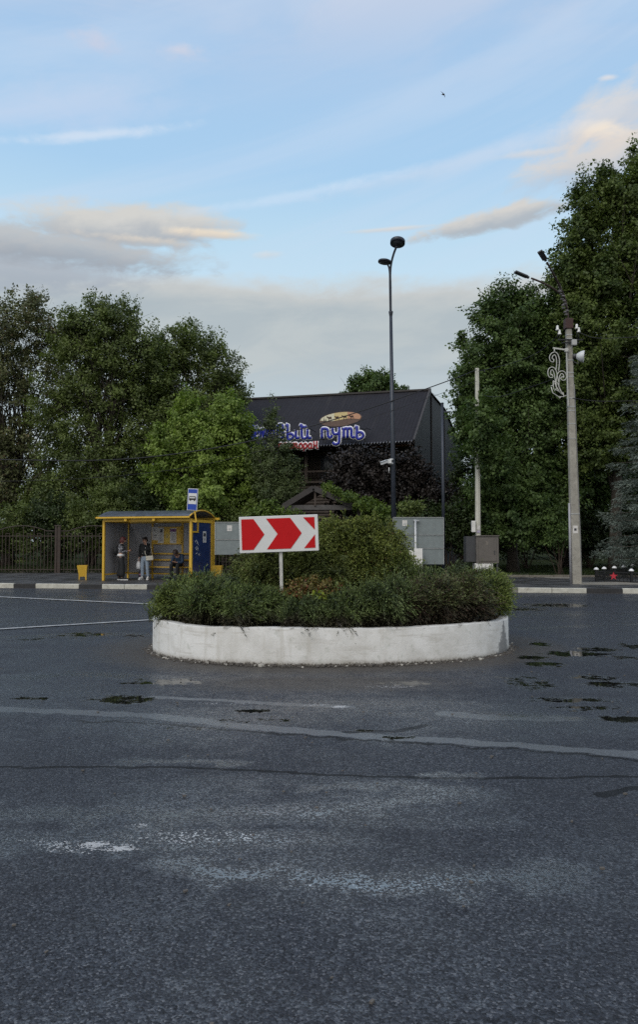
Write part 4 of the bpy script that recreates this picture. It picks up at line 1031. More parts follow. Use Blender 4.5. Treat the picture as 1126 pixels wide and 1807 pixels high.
def shoe(par, an, toe, mat, sole):
    a, t_ = V(an), V(toe); d = (t_ - a); d.z = 0; d.normalize(); M = Matrix.Rotation(math.atan2(d.y, d.x), 3, 'Z'); c = (a + t_) / 2; c = V((c.x, c.y, 0)) + d * .01
    mb = MB(); mb.box((c.x, c.y, .017), (.265, .088, .034), M, 1, .012); mb.ell((c.x + d.x * .035, c.y + d.y * .035, .055), (.105, .043, .042), 12, 8, 0, M); mb.ell((c.x - d.x * .065, c.y - d.y * .065, .07), (.062, .042, .058), 12, 8, 0, M)
    mb.build('shoe', [mat, sole], par, local=True)

def person_reader():     # stands in profile, looking at the tablet in her hands
    p = G(212.5, 1023.6, PZ); t = thing('person', 'person with reddish bob, patterned jacket and wide black trousers reading a tablet', 'person', (p.x, p.y, PZ), R(90 + 12), 'people waiting at the bus shelter')
    f, M = head_chain((0, -.045, 1.385), R(14), 0)
    pel, che, nb = (0, .0, .90), (0, .01, 1.24), (0, -.03, 1.38)
    arms = [((s * .165, .0, 1.31), (s * .20, -.06, 1.05), (s * .085, -.27, 1.10)) for s in (-1, 1)]
    legs = [((s * .09, 0, .86), (s * .10, -.03 + s * .03, .48), (s * .10, .02 + s * .07, .09), (s * .11, -.14 + s * .07, .04)) for s in (-1, 1)]
    ch = body_core(f, pel, che, nb, None, None, arms, legs)
    for s, (a, b, c) in zip((-1, 1), arms): ch += hand(c, (-s * .35, -1, .15), (-s * .8, 0, .5), .45)
    body = skinned('body', ch, skin, t); face_parts(f, M, t, hair_red, 'bob')
    skinned('jacket', [[(0, 0, .98, .165, .135), (0, .02, 1.12, .165, .135), (0, .01, 1.27, .165, .125), (0, -.01, 1.375, .078, .075)]] + [[(0, .01, 1.27, .165, .125), (*a, .078), (*lerp3(a, b, .6), .068), (*b, .060), (*lerp3(b, c, .9), .045)] for a, b, c in arms], cloth_pattern, t)
    mb = MB(); mb.lathe((0, .005, .895), [(.165, 0), (.172, .03), (.168, .09)], 20, 0, Matrix.Diagonal((1, .82, 1))); mb.build('shirt_hem', cloth_white, t, local=True)
    skinned('trousers', [[(0, 0, .95, .15, .12), (0, 0, .86, .16, .13)]] + [[(0, 0, .86, .16, .13), (*lerp3(a, b, .35), .105), (*b, .108), (*lerp3(b, c, .5), .112), (c[0], c[1], .10, .118)] for a, b, c, d in legs], cloth_black, t)
    for a, b, c, d in legs: shoe(t, c, d, cloth_black, white_clean)
    bg = thing('shoulder_bag', 'large black bag worn on the back of the person with the reddish bob', 'bag', (p.x, p.y, PZ + 1.0), R(102))
    mb = MB(); mb.ell((0, .19, .10), (.17, .105, .17), 16, 10); mb.build('bag_body', cloth_black, bg, local=True)
    mb = MB(); mb.tube([(-.10, .17, .24), (-.10, .06, .385), (-.09, -.13, .30), (-.09, -.14, .12)], .016, 6, flat=((0, 1, 0), .6)); mb.tube([(.10, .17, .24), (.10, .06, .385), (.09, -.13, .30), (.09, -.14, .12)], .016, 6, flat=((0, 1, 0), .6)); mb.build('strap', cloth_black, bg, local=True)
    tb = thing('tablet', 'dark tablet held up by the person with the reddish bob', 'tablet', (p.x, p.y, PZ + 1.0), R(102))
    Mx = Matrix.Rotation(R(35), 3, 'X'); mb = MB(); mb.box((0, -.385, .145), (.17, .24, .012), Mx, 0, .004); mb.build('tablet_case', phone_mat, tb, local=True)
    mb = MB(); mb.box(V((0, -.385, .145)) + Mx @ V((0, 0, .0085)), (.15, .215, .004), Mx); mb.build('screen', glass_dark, tb, local=True)
def person_bags():       # stands facing the road, one hand at her cheek
    p = G(255.5, 1022.6, PZ); rz = R(-10); t = thing('person', 'person in black jacket and light jeans with a hand raised to the cheek', 'person', (p.x, p.y, PZ), rz, 'people waiting at the bus shelter')
    f, M = head_chain((0, -.03, 1.375), R(10), R(-22))
    pel, che, nb = (0, .0, .89), (0, .01, 1.22), (0, -.015, 1.37)
    arms = [((-.175, .01, 1.30), (-.225, .04, 1.03), (-.245, -.03, .80)), ((.175, .01, 1.30), (.20, -.16, 1.12), (.085, -.15, 1.375))]
    legs = [((s * .088, 0, .86), (s * .10, -.03, .47), (s * .115, .02, .08), (s * .15, -.13, .04)) for s in (-1, 1)]
    ch = body_core(f, pel, che, nb, None, None, arms, legs)
    ch += hand(arms[0][2], (0, -.12, -1), (1, 0, 0), .75); ch += hand(arms[1][2], (-.16, .08, 1), (-.7, .6, 0), .25)
    skinned('body', ch, skin, t); face_parts(f, M, t, hair_dark, 'curly')
    skinned('jacket', [[(0, 0, .84, .185, .135), (0, .01, 1.0, .175, .13), (0, .01, 1.24, .175, .125), (0, 0, 1.355, .082, .078)]] + [[(0, .01, 1.24, .175, .125), (*a, .080), (*lerp3(a, b, .6), .068), (*b, .062), (*lerp3(b, c, .82), .046)] for a, b, c in arms], cloth_black, t)
    mb = MB(); mb.ell((.06, -.128, 1.20), (.016, .006, .022), 8, 6); mb.build('badge', cloth_white, t, local=True); mb = MB(); mb.ell((-.05, -.136, 1.0), (.010, .006, .014), 8, 6); mb.build('badge', cloth_white, t, local=True)
    skinned('jeans', [[(0, 0, .93, .15, .115), (0, 0, .85, .155, .12)]] + [[(0, 0, .85, .155, .12), (*lerp3(a, b, .3), .098), (*b, .074), (*lerp3(b, c, .5), .070), (c[0], c[1], .10, .062)] for a, b, c, d in legs], denim, t)
    for a, b, c, d in legs: shoe(t, c, d, cloth_white, white_clean)
    hb = thing('handbag', 'small cream handbag on the hip of the person in light jeans', 'handbag', (p.x, p.y, PZ + .75), rz)
    mb = MB(); mb.box((.235, -.13, .07), (.28, .075, .17), Matrix.Rotation(R(12), 3, 'Z') @ Matrix.Rotation(R(-5), 3, 'Y'), 0, .02); body = mb.build('bag_body', leather_cream, hb, local=True)
    mb = MB(); mb.box((.235, -.1715, .115), (.265, .012, .085), Matrix.Rotation(R(12), 3, 'Z') @ Matrix.Rotation(R(-5), 3, 'Y'), 0, .004); mb.build('flap', leather_cream, hb, local=True)
    mb = MB(); mb.tube([(.35, -.11, .14), (.30, -.145, .38), (.235, -.08, .60), (.19, .03, .645)], .013, 6, flat=((1, 0, 0), .5)); mb.tube([(.11, -.15, .14), (.07, -.165, .24), (.05, -.160, .34)], .013, 6); mb.build('strap', leather_cream, hb, local=True)
    def sack(name, lab, cat, z0, w, d, h, m, x, y):
        o = thing(name, lab, cat, (p.x, p.y, PZ + z0), rz); mb = MB(); n = 14; vs = []; prof = [(.55, 0), (1, .03), (1.03, .35), (.92, .7), (.55, .9), (.16, 1.0)]
        for k, zz in prof:
            for i in range(n):
                a = 2 * math.pi * i / n; cr = 1 + .07 * math.sin(a * 5 + zz * 9); vs.append((x + w * k * cr * math.cos(a), y + d * k * cr * math.sin(a), zz * h))
        m_ = len(prof); fs = [(i * n + k, i * n + (k + 1) % n, (i + 1) * n + (k + 1) % n, (i + 1) * n + k) for i in range(m_ - 1) for k in range(n)] + [tuple(range(n - 1, -1, -1)), tuple(range((m_ - 1) * n, m_ * n))]
        mb.add(vs, fs, 0, True); mb.build('bag_body', m, o, local=True)
        mb = MB(); mb.tube([(x - .02, y, h * .95), (x - .025, y, h + .06), (x, y - .01, h + .10), (x + .025, y, h + .06), (x + .02, y, h * .95)], .008, 5); mb.build('handle', m, o, local=True); return o
    sack('carrier_bag', 'thin white plastic bag hanging from the hand of the person in jeans', 'plastic bag', .40, .085, .055, .31, bag_film, -.25, -.06)
    o = sack('shopping_bag', 'dark bag with pink print beside the legs of the person in jeans', 'shopping bag', .02, .11, .085, .34, bag_pattern, -.20, .10)
def person_seated():     # sits on the bench, bent over the hands
    b = sh2w(2.42, SH_D - .36, 0); t = thing('person', 'person in a blue jacket sitting bent forward on the yellow bench', 'person', (b.x, b.y, PZ), SH_R - R(4), 'people waiting at the bus shelter')
    f, M = head_chain((0, -.235, .93), R(52), R(6))
    pel, che, nb = (0, .08, .575), (0, -.09, .86), (0, -.185, .945)
    arms = [((s * .175, -.10, .91), (s * .235, -.20, .66), (s * .065, -.385, .665)) for s in (-1, 1)]
    legs = [((s * .10, .03, .575), (s * .135, -.40, .575), (s * .13, -.36, .09), (s * .14, -.50, .04)) for s in (-1, 1)]
    ch = body_core(f, pel, che, nb, None, None, arms, legs)
    for s, (a, b_, c) in zip((-1, 1), arms): ch += hand(c, (-s * .55, -1, .1), (-s * .5, 0, .7), .5)
    skinned('body', ch, skin, t); face_parts(f, M, t, hair_brown, 'curly')
    skinned('jacket', [[(0, .08, .56, .165, .13), (0, .02, .70, .165, .13), (0, -.09, .87, .165, .12), (0, -.17, .935, .085, .08)]] + [[(0, -.09, .87, .165, .12), (*a, .080), (*lerp3(a, b_, .6), .068), (*b_, .060), (*lerp3(b_, c, .85), .045)] for a, b_, c in arms], cloth_navy, t)
    skinned('trousers', [[(0, .10, .585, .14, .10), (0, .06, .58, .145, .10)]] + [[(0, .06, .58, .145, .10), (*lerp3(a, b_, .4), .095), (*b_, .078), (*lerp3(b_, c, .5), .072), (c[0], c[1], .10, .066)] for a, b_, c, d in legs], cloth_black, t)
    for a, b_, c, d in legs: shoe(t, c, d, cloth_black, cloth_black)
    ph = thing('phone', 'dark phone held by the person sitting on the bench', 'phone', (t.location.x, t.location.y, PZ + .6), SH_R - R(4))
    mb = MB(); mb.box((0, -.475, .105), (.074, .15, .009), Matrix.Rotation(R(30), 3, 'X'), 0, .003); mb.build('phone_body', phone_mat, ph, local=True)
person_reader(); person_bags(); person_seated()

# ------------------------------------------------------------------ iron fence behind the pavement
def iron_fence():
    Y = 34.15; t = thing('metal_fence', 'rusty brown iron fence with arched panels along the back of the pavement', 'fence', (-12.0, Y, PZ))
    w = 3.34; top = 2.20
    xs = [-12.07 + k * w for k in range(-4, 4)]
    for x in xs:
        mb = MB()
        for dx in (-.085, .085): mb.box((x + dx, Y, PZ + 1.06), (.085, .085, 2.2))
        mb.box((x, Y, PZ + 2.18), (.29, .12, .05)); mb.box((x, Y, PZ + 1.0), (.07, .03, 2.2)); mb.build('post', fence_iron, t)
    for a, b in zip(xs[:-1], xs[1:]):
        mb = MB(); x0, x1 = a + .13, b - .13; N = 19
        def topz(x):
            u = (x - x0) / (x1 - x0); k = 0 if u < .13 or u > .87 else math.sin(math.pi * (u - .13) / .74) ** .8
            return PZ + 1.93 + .24 * k
        mb.tube([(x0 + (x1 - x0) * i / 24, Y, topz(x0 + (x1 - x0) * i / 24)) for i in range(25)], .021, 5)
        mb.beam((x0, Y, PZ + 1.70), (x1, Y, PZ + 1.70), .03, .035); mb.beam((x0, Y, PZ + .16), (x1, Y, PZ + .16), .03, .035)
        for i in range(1, N):
            x = x0 + (x1 - x0) * i / N; full = i % 3 == 1
            mb.box((x, Y - .002, (PZ + .08 + (topz(x) if full else PZ + 1.82)) / 2), (.024, .024, (topz(x) if full else PZ + 1.82) - PZ - .08))
            if i % 3 == 2: mb.beam((x - .012, Y, PZ + 1.82), (x + (x1 - x0) / N + .012, Y, PZ + 1.82), .024, .024)
        mb.build('panel', fence_iron, t)
iron_fence()

# ------------------------------------------------------------------ backs of two big road signs, small white box
def sign_back(name, label, Y, x0, x1, y0, y1, seams, postpx, postw, sticker, posttop):
    foot = W(postpx, y1, Y + .0); t = thing(name, label, 'road sign', (foot.x, Y, 0))
    a = W(x0, y0, Y); b = W(x1, y1, Y); mb = MB(); zs = [b.z] + [W(x0, s, Y).z for s in seams] + [a.z]
    for z0, z1 in zip(zs[:-1], zs[1:]):
        mb.box(((a.x + b.x) / 2, Y, (z0 + z1) / 2), (b.x - a.x, .025, z1 - z0 - .006), None, 0, .004)
        mb.box(((a.x + b.x) / 2, Y - .020, z1 - .012), (b.x - a.x, .03, .018), None, 1)
    mb.box((a.x + .012, Y - .02, (a.z + b.z) / 2), (.02, .03, a.z - b.z), None, 1); mb.box((b.x - .012, Y - .02, (a.z + b.z) / 2), (.02, .03, a.z - b.z), None, 1)
    mb.build('board', [steel_grey, galv], t)
    pt = W(postpx, posttop, Y); mb = MB(); mb.tube([(pt.x, Y - .08, -.3), (pt.x, Y - .08, pt.z)], .045, 12); mb.build('post', galv, t)
    for z in (pt.z - .04, b.z + .12): mb = MB(); mb.box((pt.x + .03, Y - .055, z), (.2, .12, .045), None, 0, .004); mb.build('clamp', galv, t)
    s = W(sticker[0], sticker[1], Y); mb = MB(); mb.box((s.x, Y - .0145, s.z), (S(8.5, Y), .003, S(10, Y))); mb.box((s.x, Y - .0175, s.z - .03), (S(5, Y), .002, S(3, Y)), None, 1); mb.build('sticker', [paper, M_('faded_print', (.42, .43, .42), .7)], t)
sign_back('road_sign', 'back of a big grey road sign between the arrow sign and the bus shelter', 26.3, 379, 476, 921, 979, [951.5], 452, 6, (405, 932), 926)
sign_back('road_sign', 'back of a big grey road sign with its post in front, under the tall lamp', 25.4, 693.5, 784, 912.5, 996, [967, 943.5], 733, 6, (714.5, 923), 917)
def white_box():
    Y = 25.1; a = W(716, 968, Y); b = W(745, 1003, Y); t = thing('utility_box', 'low white box with a scratched side at the foot of the grey road sign back', 'utility box', ((a.x + b.x) / 2, Y, PZ))
    mb = MB(); mb.box(((a.x + b.x) / 2 + .16, Y + .06, (a.z + PZ) / 2), ((b.x - a.x) * .5, .16, a.z - PZ), None, 0, .01); mb.build('housing', white_paint, t)
    mb = MB(); mb.box((a.x + .13, Y + .02, (a.z + PZ) / 2 - .03), (.29, .05, a.z - PZ - .06), None, 0, .006); mb.build('side_cover', vine_pattern, t)
white_box()

# ------------------------------------------------------------------ electric cabinet
def cabinet():
    Y = 26.6; a = W(841, 946, Y); b = W(881, 994, Y); t = thing('electric_cabinet', 'brown grey electric cabinet on a pale plinth in front of the trees', 'cabinet', ((a.x + b.x) / 2, Y, PZ))
    w = b.x - a.x; h = a.z - b.z; cx = (a.x + b.x) / 2; cz = (a.z + b.z) / 2; rot = R(4)
    mb = MB(); mb.box((cx, Y + .25, cz), (w, .5, h), None, 0, .008); mb.box((cx, Y + .24, a.z + .012), (w + .05, .56, .03), None, 0, .004); mb.build('body', cab_paint, t)
    mb = MB(); mb.box((cx + .0, Y - .010, cz), (w * .80, .02, h * .84), None, 0, .006); dr = mb.build('door', cab_paint, t)
    mb = MB(); mb.box((cx + w * .30, Y - .028, cz - .1), (.03, .02, .14), None, 0, .003); mb.build('handle', cab_dark, dr)
    mb = MB(); mb.box((cx - .02, Y - .0215, cz + h * .24), (.09, .003, .14)); mb.build('label_plate', M_('faded_plate', (.16, .14, .12), .5), dr)
    c = W(832, 946, Y + .1); d = W(842, 946, Y + .1); e = W(823, 992, Y + .1)
    mb = MB(); mb.box(((e.x + d.x) / 2 - .01, Y + .33, (a.z + e.z) / 2), (d.x - e.x - .03, .46, a.z - e.z - .02), None, 0, .008); mb.build('side_compartment', cab_dark, t)
    mb = MB(); mb.box((cx - .12, Y + .25, (b.z + PZ) / 2 - .04), (w * .80, .46, b.z - PZ + .075), None, 0, .01); mb.build('plinth', white_paint, t)
    mb = MB(); mb.box((b.x - .05, Y + .05, (b.z + PZ) / 2), (.06, .06, b.z - PZ)); mb.build('leg', cab_dark, t)
cabinet()

# ------------------------------------------------------------------ tall double lamp, camera, thin dark post
def lamp():
    Y = 28.2; p0 = W(695, 912, Y); base = V((p0.x + .03, Y, PZ)); t = thing('street_lamp', 'tall dark street lamp with two round heads on curved arms', 'street lamp', base)
    a = W(690, 556, Y); mb = MB(); mb.tube([base, base.lerp(a, .5), a], [.105, .085, .060], 14); mb.build('pole', pole_dark, t)
    mb = MB(); mb.lathe(base, [(.20, 0), (.20, .03), (.12, .04), (.12, .30)], 14); mb.build('base_flange', pole_dark, t)
    mb = MB(); mb.lathe(a - V((0, 0, .06)), [(.055, 0), (.06, .02), (.085, .17), (.085, .20), (.05, .21)], 14); mb.build('collar', pole_dark, t)
    c = W(689.5, 505, Y)
    m1 = [a, c, W(689, 485, Y), W(690.5, 466, Y), W(695, 448, Y - .1), W(700.5, 434, Y - .25)]; m2 = [a + V((-.02, -.02, 0)), c + V((-.03, -.03, 0)), W(688, 482, Y - .03), W(686, 470, Y - .03), W(682, 465, Y), W(677, 463.5, Y)]
    def smooth(P, n=4):
        out = []
        for i in range(len(P) - 1):
            p0, p1, p2, p3 = P[max(0, i - 1)], P[i], P[i + 1], P[min(len(P) - 1, i + 2)]
            for k in range(n):
                u = k / n; out.append(.5 * ((2 * p1) + (p2 - p0) * u + (2 * p0 - 5 * p1 + 4 * p2 - p3) * u * u + (3 * p1 - p0 - 3 * p2 + p3) * u ** 3))
        return out + [P[-1]]
    globals()['smooth_path'] = smooth
    for m, r in ((m1, .042), (m2, .036)): mb = MB(); mb.tube(smooth(m), r, 8); mb.build('arm', pole_dark, t)
    for c, rad, h, ax, az_ in ((W(702, 427.5, Y - .25), .285, .15, 14, 5), (W(679, 462, Y), .255, .08, 1, 7)):
        Mx = Matrix.Rotation(R(az_), 3, 'Y') @ Matrix.Rotation(R(-ax), 3, 'X'); mb = MB(); mb.lathe(c, [(rad * .9, -h / 2), (rad, -h / 2 + .01), (rad, h / 2 - .015), (rad * .95, h / 2)], 28, 0, Mx); hd = mb.build('lamp_head', pole_dark, t)
        mb = MB(); mb.lathe(c + Mx @ V((0, 0, -h / 2 - .006)), [(rad * .78, 0), (rad * .78, .004)], 24, 0, Mx); mb.build('lens', glass_dark, hd)
    # camera on the pole
    q = W(692, 815, Y - .1); ct = thing('security_camera', 'white security camera on a junction box strapped to the tall lamp pole', 'camera', q)
    mb = MB(); mb.box(W(687.5, 814.5, Y - .14), (S(7.5, Y), .14, S(7, Y)), None, 0, .012); mb.build('junction_box', white_clean, ct)
    mb = MB(); e0, e1 = W(684, 815, Y - .15), W(680, 816, Y - .2); mb.tube([e0, e1], .025, 8); mb.build('bracket', white_clean, ct)
    mb = MB(); e0, e1 = W(683, 814.5, Y - .2), W(673, 818.5, Y - .34); mb.beam(e0, e1, .085, .08); mb.beam(e0 + V((0, 0, .065)), e1 + V((-.03, -.03, .065)), .13, .012); mb.build('camera_body', white_clean, ct)
    mb = MB(); mb.tube([W(686.8, 825, Y - .14), W(686.8, 834, Y - .14)], .02, 6); mb.build('antenna', white_clean, ct)
    mb = MB(); mb.tube([W(691.5, 812, Y) + V((0, 0, .05)), W(691.5, 812, Y) + V((0, 0, -.02))], .105, 12); mb.tube([W(691.5, 819, Y) + V((0, 0, .05)), W(691.5, 819, Y) + V((0, 0, -.02))], .105, 12); mb.build('strap', galv, ct)
lamp()
def dark_post():
    Y = 27.4; b = W(783.5, 995, Y); t = thing('metal_post', 'thin dark metal post with a short side arm right of the grey sign back', 'post', (b.x, Y, PZ))
    top = W(781, 712, Y); mb = MB(); mb.tube([(b.x, Y, PZ), top], [.062, .05], 12); mb.lathe(top, [(.055, -.01), (.06, .0), (.05, .03)], 12); mb.build('pole', pole_dark, t)
    mb = MB(); a = W(781, 727, Y); mb.beam(a, a + V((.30, -.05, .0)), .03, .045); mb.build('side_arm', pole_dark, t)
dark_post()

# ------------------------------------------------------------------ pale pole in front of the linden
def pale_pole():
    Y = 31.4; b = V((W(844, 945, Y).x, Y, PZ)); top = W(842.5, 650, Y); t = thing('concrete_pole', 'pale whitewashed concrete pole rising out of the linden leaves behind the cabinet', 'pole', b)
    mb = MB(); n = 8; mb.tube([b, b.lerp(top, .5), top], [.125, .108, .085], 8, smooth=False); mb.build('pole', concrete_lt, t)
    mb = MB(); c = W(836, 929, Y - .1); mb.box(c, (S(7, Y), .14, S(20, Y)), None, 0, .01); mb.build('meter_box', white_paint, t)
    mb = MB(); c = W(845, 931, Y - .135); mb.box(c, (S(5, Y), .004, S(7, Y))); mb.box(W(845, 938, Y - .135), (S(5.5, Y), .004, S(4, Y)), None, 1); mb.build('notice', [paper, M_('violet_paper', (.42, .38, .5), .7)], t)
    return top
pale_top = pale_pole()

# ------------------------------------------------------------------ big concrete pole with its fittings
PY = 25.6
def utility_pole():
    b = W(1018, 1028, PY); b.z = PZ; top = W(1004, 578, PY); t = thing('utility_pole', 'grey leaning concrete utility pole on the kerb at the right with twin lamps', 'utility pole', b)
    def at(py): f = (1028 - py) / (1028 - 578.0); return b.lerp(top, f)
    mb = MB(); n = 9; P = [b + (top - b) * i / n for i in range(n + 1)]      # tapering square section with softened corners
    def ring(c, w, ch=.3):
        k = w * (1 - ch); return [c + V(o) for o in ((-k, -w, 0), (k, -w, 0), (w, -k, 0), (w, k, 0), (k, w, 0), (-k, w, 0), (-w, k, 0), (-w, -k, 0))]
    vs = []; 
    for i, p in enumerate(P): vs += ring(p, .158 - .064 * i / n)
    fs = [(i * 8 + k, i * 8 + (k + 1) % 8, (i + 1) * 8 + (k + 1) % 8, (i + 1) * 8 + k) for i in range(n) for k in range(8)] + [tuple(range(n * 8, n * 8 + 8))]
    mb.add(vs, fs); mb.build('pole', concrete, t)
    hw = lambda py: .158 - .064 * (1028 - py) / 450.0
    for py, wd in [(592, .03), (599, .03), (637, .035), (659, .03), (666, .03), (704, .035), (719, .03), (726, .03), (749, .03), (775, .02), (907, .03)]:
        c = at(py); w = hw(py) + .008; mb = MB(); vs = ring(c + V((0, 0, -wd / 2)), w) + ring(c + V((0, 0, wd / 2)), w)
        mb.add(vs, [(k, (k + 1) % 8, 8 + (k + 1) % 8, 8 + k) for k in range(8)] + [tuple(range(7, -1, -1)), tuple(range(8, 16))]); mb.build('steel_strap', galv, t)
    # cap, arms and lamps
    mb = MB(); c = at(571); mb.box(c + V((0, 0, -.02)), (.27, .27, .36), None, 0, .02); mb.build('pole_cap', M_('rust_red_cap', (.050, .022, .020), .7, 0, .2, 9), t)
    s0 = W(1003, 556, PY)
    A1 = [W(1003, 572, PY), s0, W(999, 532, PY), W(990, 508, PY - .35), W(978, 485, PY - .8), W(966, 463, PY - 1.2)]
    A2 = [W(1001, 545, PY), W(994, 524, PY - .05), W(978, 510, PY - .2), W(958, 499, PY - .3), W(938, 491, PY - .35)]
    rust = M_('rusty_arm', (.055, .036, .028), .7, .2, .3, 9)
    for A in (A1, A2): mb = MB(); mb.tube(smooth_path(A), .034, 7); mb.build('lamp_arm', rust, t)
    def led(p0, p1, w, up):
        d = (p1 - p0).normalized(); u = V(up); u = (u - d * u.dot(d)).normalized(); x = d.cross(u); Mx = Matrix((x, d, u)).transposed()
        mb = MB(); L = (p1 - p0).length; mb.box(p0 + d * L * .56, (w, L * .86, .06), Mx, 0, .012); mb.box(p0 + d * L * .10, (w * .5, L * .22, .07), Mx, 0, .01); h = mb.build('lamp_head', cab_dark, t)
        mb = MB(); mb.box(p0 + d * L * .60 - u * .032, (w * .7, L * .55, .006), Mx); mb.build('lens', glass_dark, h)
    led(W(964, 460, PY - 1.22), W(953, 443, PY - 1.6), .17, (.25, .75, .6)); led(W(934, 490, PY - .36), W(909, 479.5, PY - .5), .16, (0, .10, 1))
    # cables lashed round the arms
    mb = MB(); rnd = random.Random(4); pts = []
    for i in range(14):
        f = i / 13; q = s0.lerp(W(986, 503, PY - .35), f); mb.ell(q + V((rnd.uniform(-.12, .04), rnd.uniform(-.08, .05), 0)), (.05 + rnd.random() * .03, .05, .035), 7, 5)
    mb.build('cable_coil', M_('grey_cable', (.16, .15, .15), .6, 0, .3, 12), t)
    # crossarm with insulators
    c = at(602); mb = MB(); mb.beam(c + V((-.42, -.16, 0)), c + V((.44, -.16, .0)), .05, .05); mb.beam(c + V((-.30, -.16, -.10)), c + V((.30, -.16, -.10)), .04, .04); mb.build('crossarm', iron_black, t)
    por = M_('white_porcelain', (.72, .72, .70), .2)
    for px, py in ((984.5, 578.5), (988, 586), (1018.5, 576), (1022, 582)):
        q = W(px, py, PY - .17); mb = MB(); mb.lathe(q + V((0, 0, -.09)), [(.060, 0), (.062, .03), (.042, .07), (.046, .12), (.036, .16), (.015, .175)], 12); ins = mb.build('insulator', por, t)
        mb = MB(); mb.tube([q + V((0, 0, -.09)), V((q.x, q.y, c.z))], .012, 5); mb.build('pin', iron_black, ins)
    mb = MB(); mb.box(W(1014, 604.5, PY - .22), (.17, .12, .20), None, 0, .02); mb.build('junction_box', M_('grey_box_plastic', (.42, .42, .41), .5, 0, .08, 8), t)
    # floodlight dish on the right
    c0 = W(1027, 629, PY - .25); ax = V((.93, -.34, -.12)).normalized(); Mx = ax.to_track_quat('Z', 'Y').to_matrix()
    mb = MB(); n = 24; prof = [(k_ * .84, z_ * .84) for k_, z_ in [(.06, -.22), (.10, -.20), (.16, -.12), (.22, -.02), (.255, .10), (.245, .10), (.21, -.01), (.15, -.10), (.08, -.17), (.01, -.18)]]
    mb.lathe(c0, prof, n, 0, Mx); hd = mb.build('loudspeaker_horn', M_('pale_grey_enamel', (.60, .62, .63), .4, 0, .1, 6), t)
    mb = MB(); mb.lathe(c0 + ax * -.28, [(.07, 0), (.085, .02), (.085, .12), (.05, .14)], 14, 0, Mx); mb.build('driver_unit', cab_dark, hd)
    mb = MB(); mb.tube([at(630) + V((.1, -.1, 0)), c0 - ax * .22], .025, 6); mb.tube([at(640) + V((.1, -.1, 0)), W(1022, 642, PY - .2), c0 - ax * .1 + V((0, 0, -.14))], .02, 6); mb.build('horn_bracket', cab_dark, t)
    # papers and conduit at the foot
    mb = MB(); q = at(934); mb.box(q + V((0, -hw(934) - .003, 0)) + V((-.03, 0, 0)), (.17, .004, .26)); mb.box(q + V((-.03, -hw(934) - .007, .0)), (.08, .003, .08), None, 1); mb.build('notice', [paper, ink], t)
    mb = MB(); a = W(1008.5, 1027, PY - .05); a.z = PZ; e = W(1005.5, 888, PY - .05); mb.tube([a, e], [.045, .04], 10); mb.build('conduit', M_('grey_conduit', (.30, .30, .32), .5, 0, .12, 6), t)
    mb = MB(); mb.tube([at(680) + V((hw(680), -.1, 0)), at(760) + V((hw(760) + .005, -.1, 0)), at(860) + V((hw(860) + .005, -.1, 0)), at(950) + V((hw(950) + .012, -.1, 0)), at(1008) + V((hw(1008), -.1, 0))], .010, 5)
    mb.tube([W(1012, 610, PY - .2), W(1002, 620, PY - .2), at(632) + V((-.1, -.13, 0))], .012, 5); mb.build('cable', M_('grey_sheath', (.22, .22, .22), .5), t)
    return at, b, top, hw
pole_at, pole_b, pole_top, pole_hw = utility_pole()
def ornament():
    Y = PY - .16; q = W(995, 617, Y); t = thing('light_ornament', 'white scroll shaped light ornament hanging at the left of the concrete pole', 'ornament', q)
    wm = M_('white_light_tube', (.46, .46, .43), .45, 0, .06, 12)
    mb = MB(); mb.beam(W(976.5, 614, Y), W(1000, 617.5, Y), .035, .05); mb.beam(W(1000.5, 614, Y), W(1003.5, 716, Y), .035, .035, up=(0, 1, 0)); mb.box(W(1000.5, 618, Y), (.12, .09, .13), None, 0, .01); mb.tube([W(979, 615, Y), W(979, 622, Y)], .02, 6); mb.build('bracket', wm, t)
    def scroll(pts, name='scroll', off=.048):
        mb = MB(); P = smooth_path([W(a, b_, Y) for a, b_ in pts], 5); nrm = []
        for i in range(len(P)):
            d = (P[min(i + 1, len(P) - 1)] - P[max(i - 1, 0)]).normalized(); nrm.append(V((d.z, 0, -d.x)))
        for s in (-1, 1): mb.tube([p + n_ * off * s for p, n_ in zip(P, nrm)], .017, 6)
        mb.tube([P[-1] + nrm[-1] * off, P[-1] - nrm[-1] * off], .017, 6); mb.build(name, wm, t)
    scroll([(984, 655), (985.5, 643), (985, 632), (981.5, 624.5), (976, 625), (973, 630), (974, 635.5), (978, 636.5)])
    scroll([(984.5, 676), (982, 664), (980, 655), (976, 650.5), (971.5, 652), (970, 658), (972, 664), (976, 663)])
    scroll([(984.5, 684), (985, 670), (987.5, 660), (992.5, 657), (997, 660), (998, 666), (994.5, 669), (991.5, 666)])
    mb = MB()
    for a in ([(977, 672), (977.5, 686), (986, 690), (994, 697), (988, 684), (984.5, 676), (977, 672)], [(973, 681), (978, 680)], [(973.5, 683), (976, 693), (986, 700), (996, 700), (994, 692)], [(979, 690), (984, 684), (988, 690)], [(987, 700), (988.5, 703), (990.5, 700)], [(980, 675), (984, 686), (991, 695)]):
        mb.tube([W(x, y, Y) for x, y in a], .017, 6)
    mb.build('bell_outline', wm, t); 
    mb = MB(); mb.beam(W(996, 699, Y), pole_at(698) + V((-pole_hw(698), -.05, 0)), .02, .03); mb.build('lower_bracket', wm, t)
ornament()

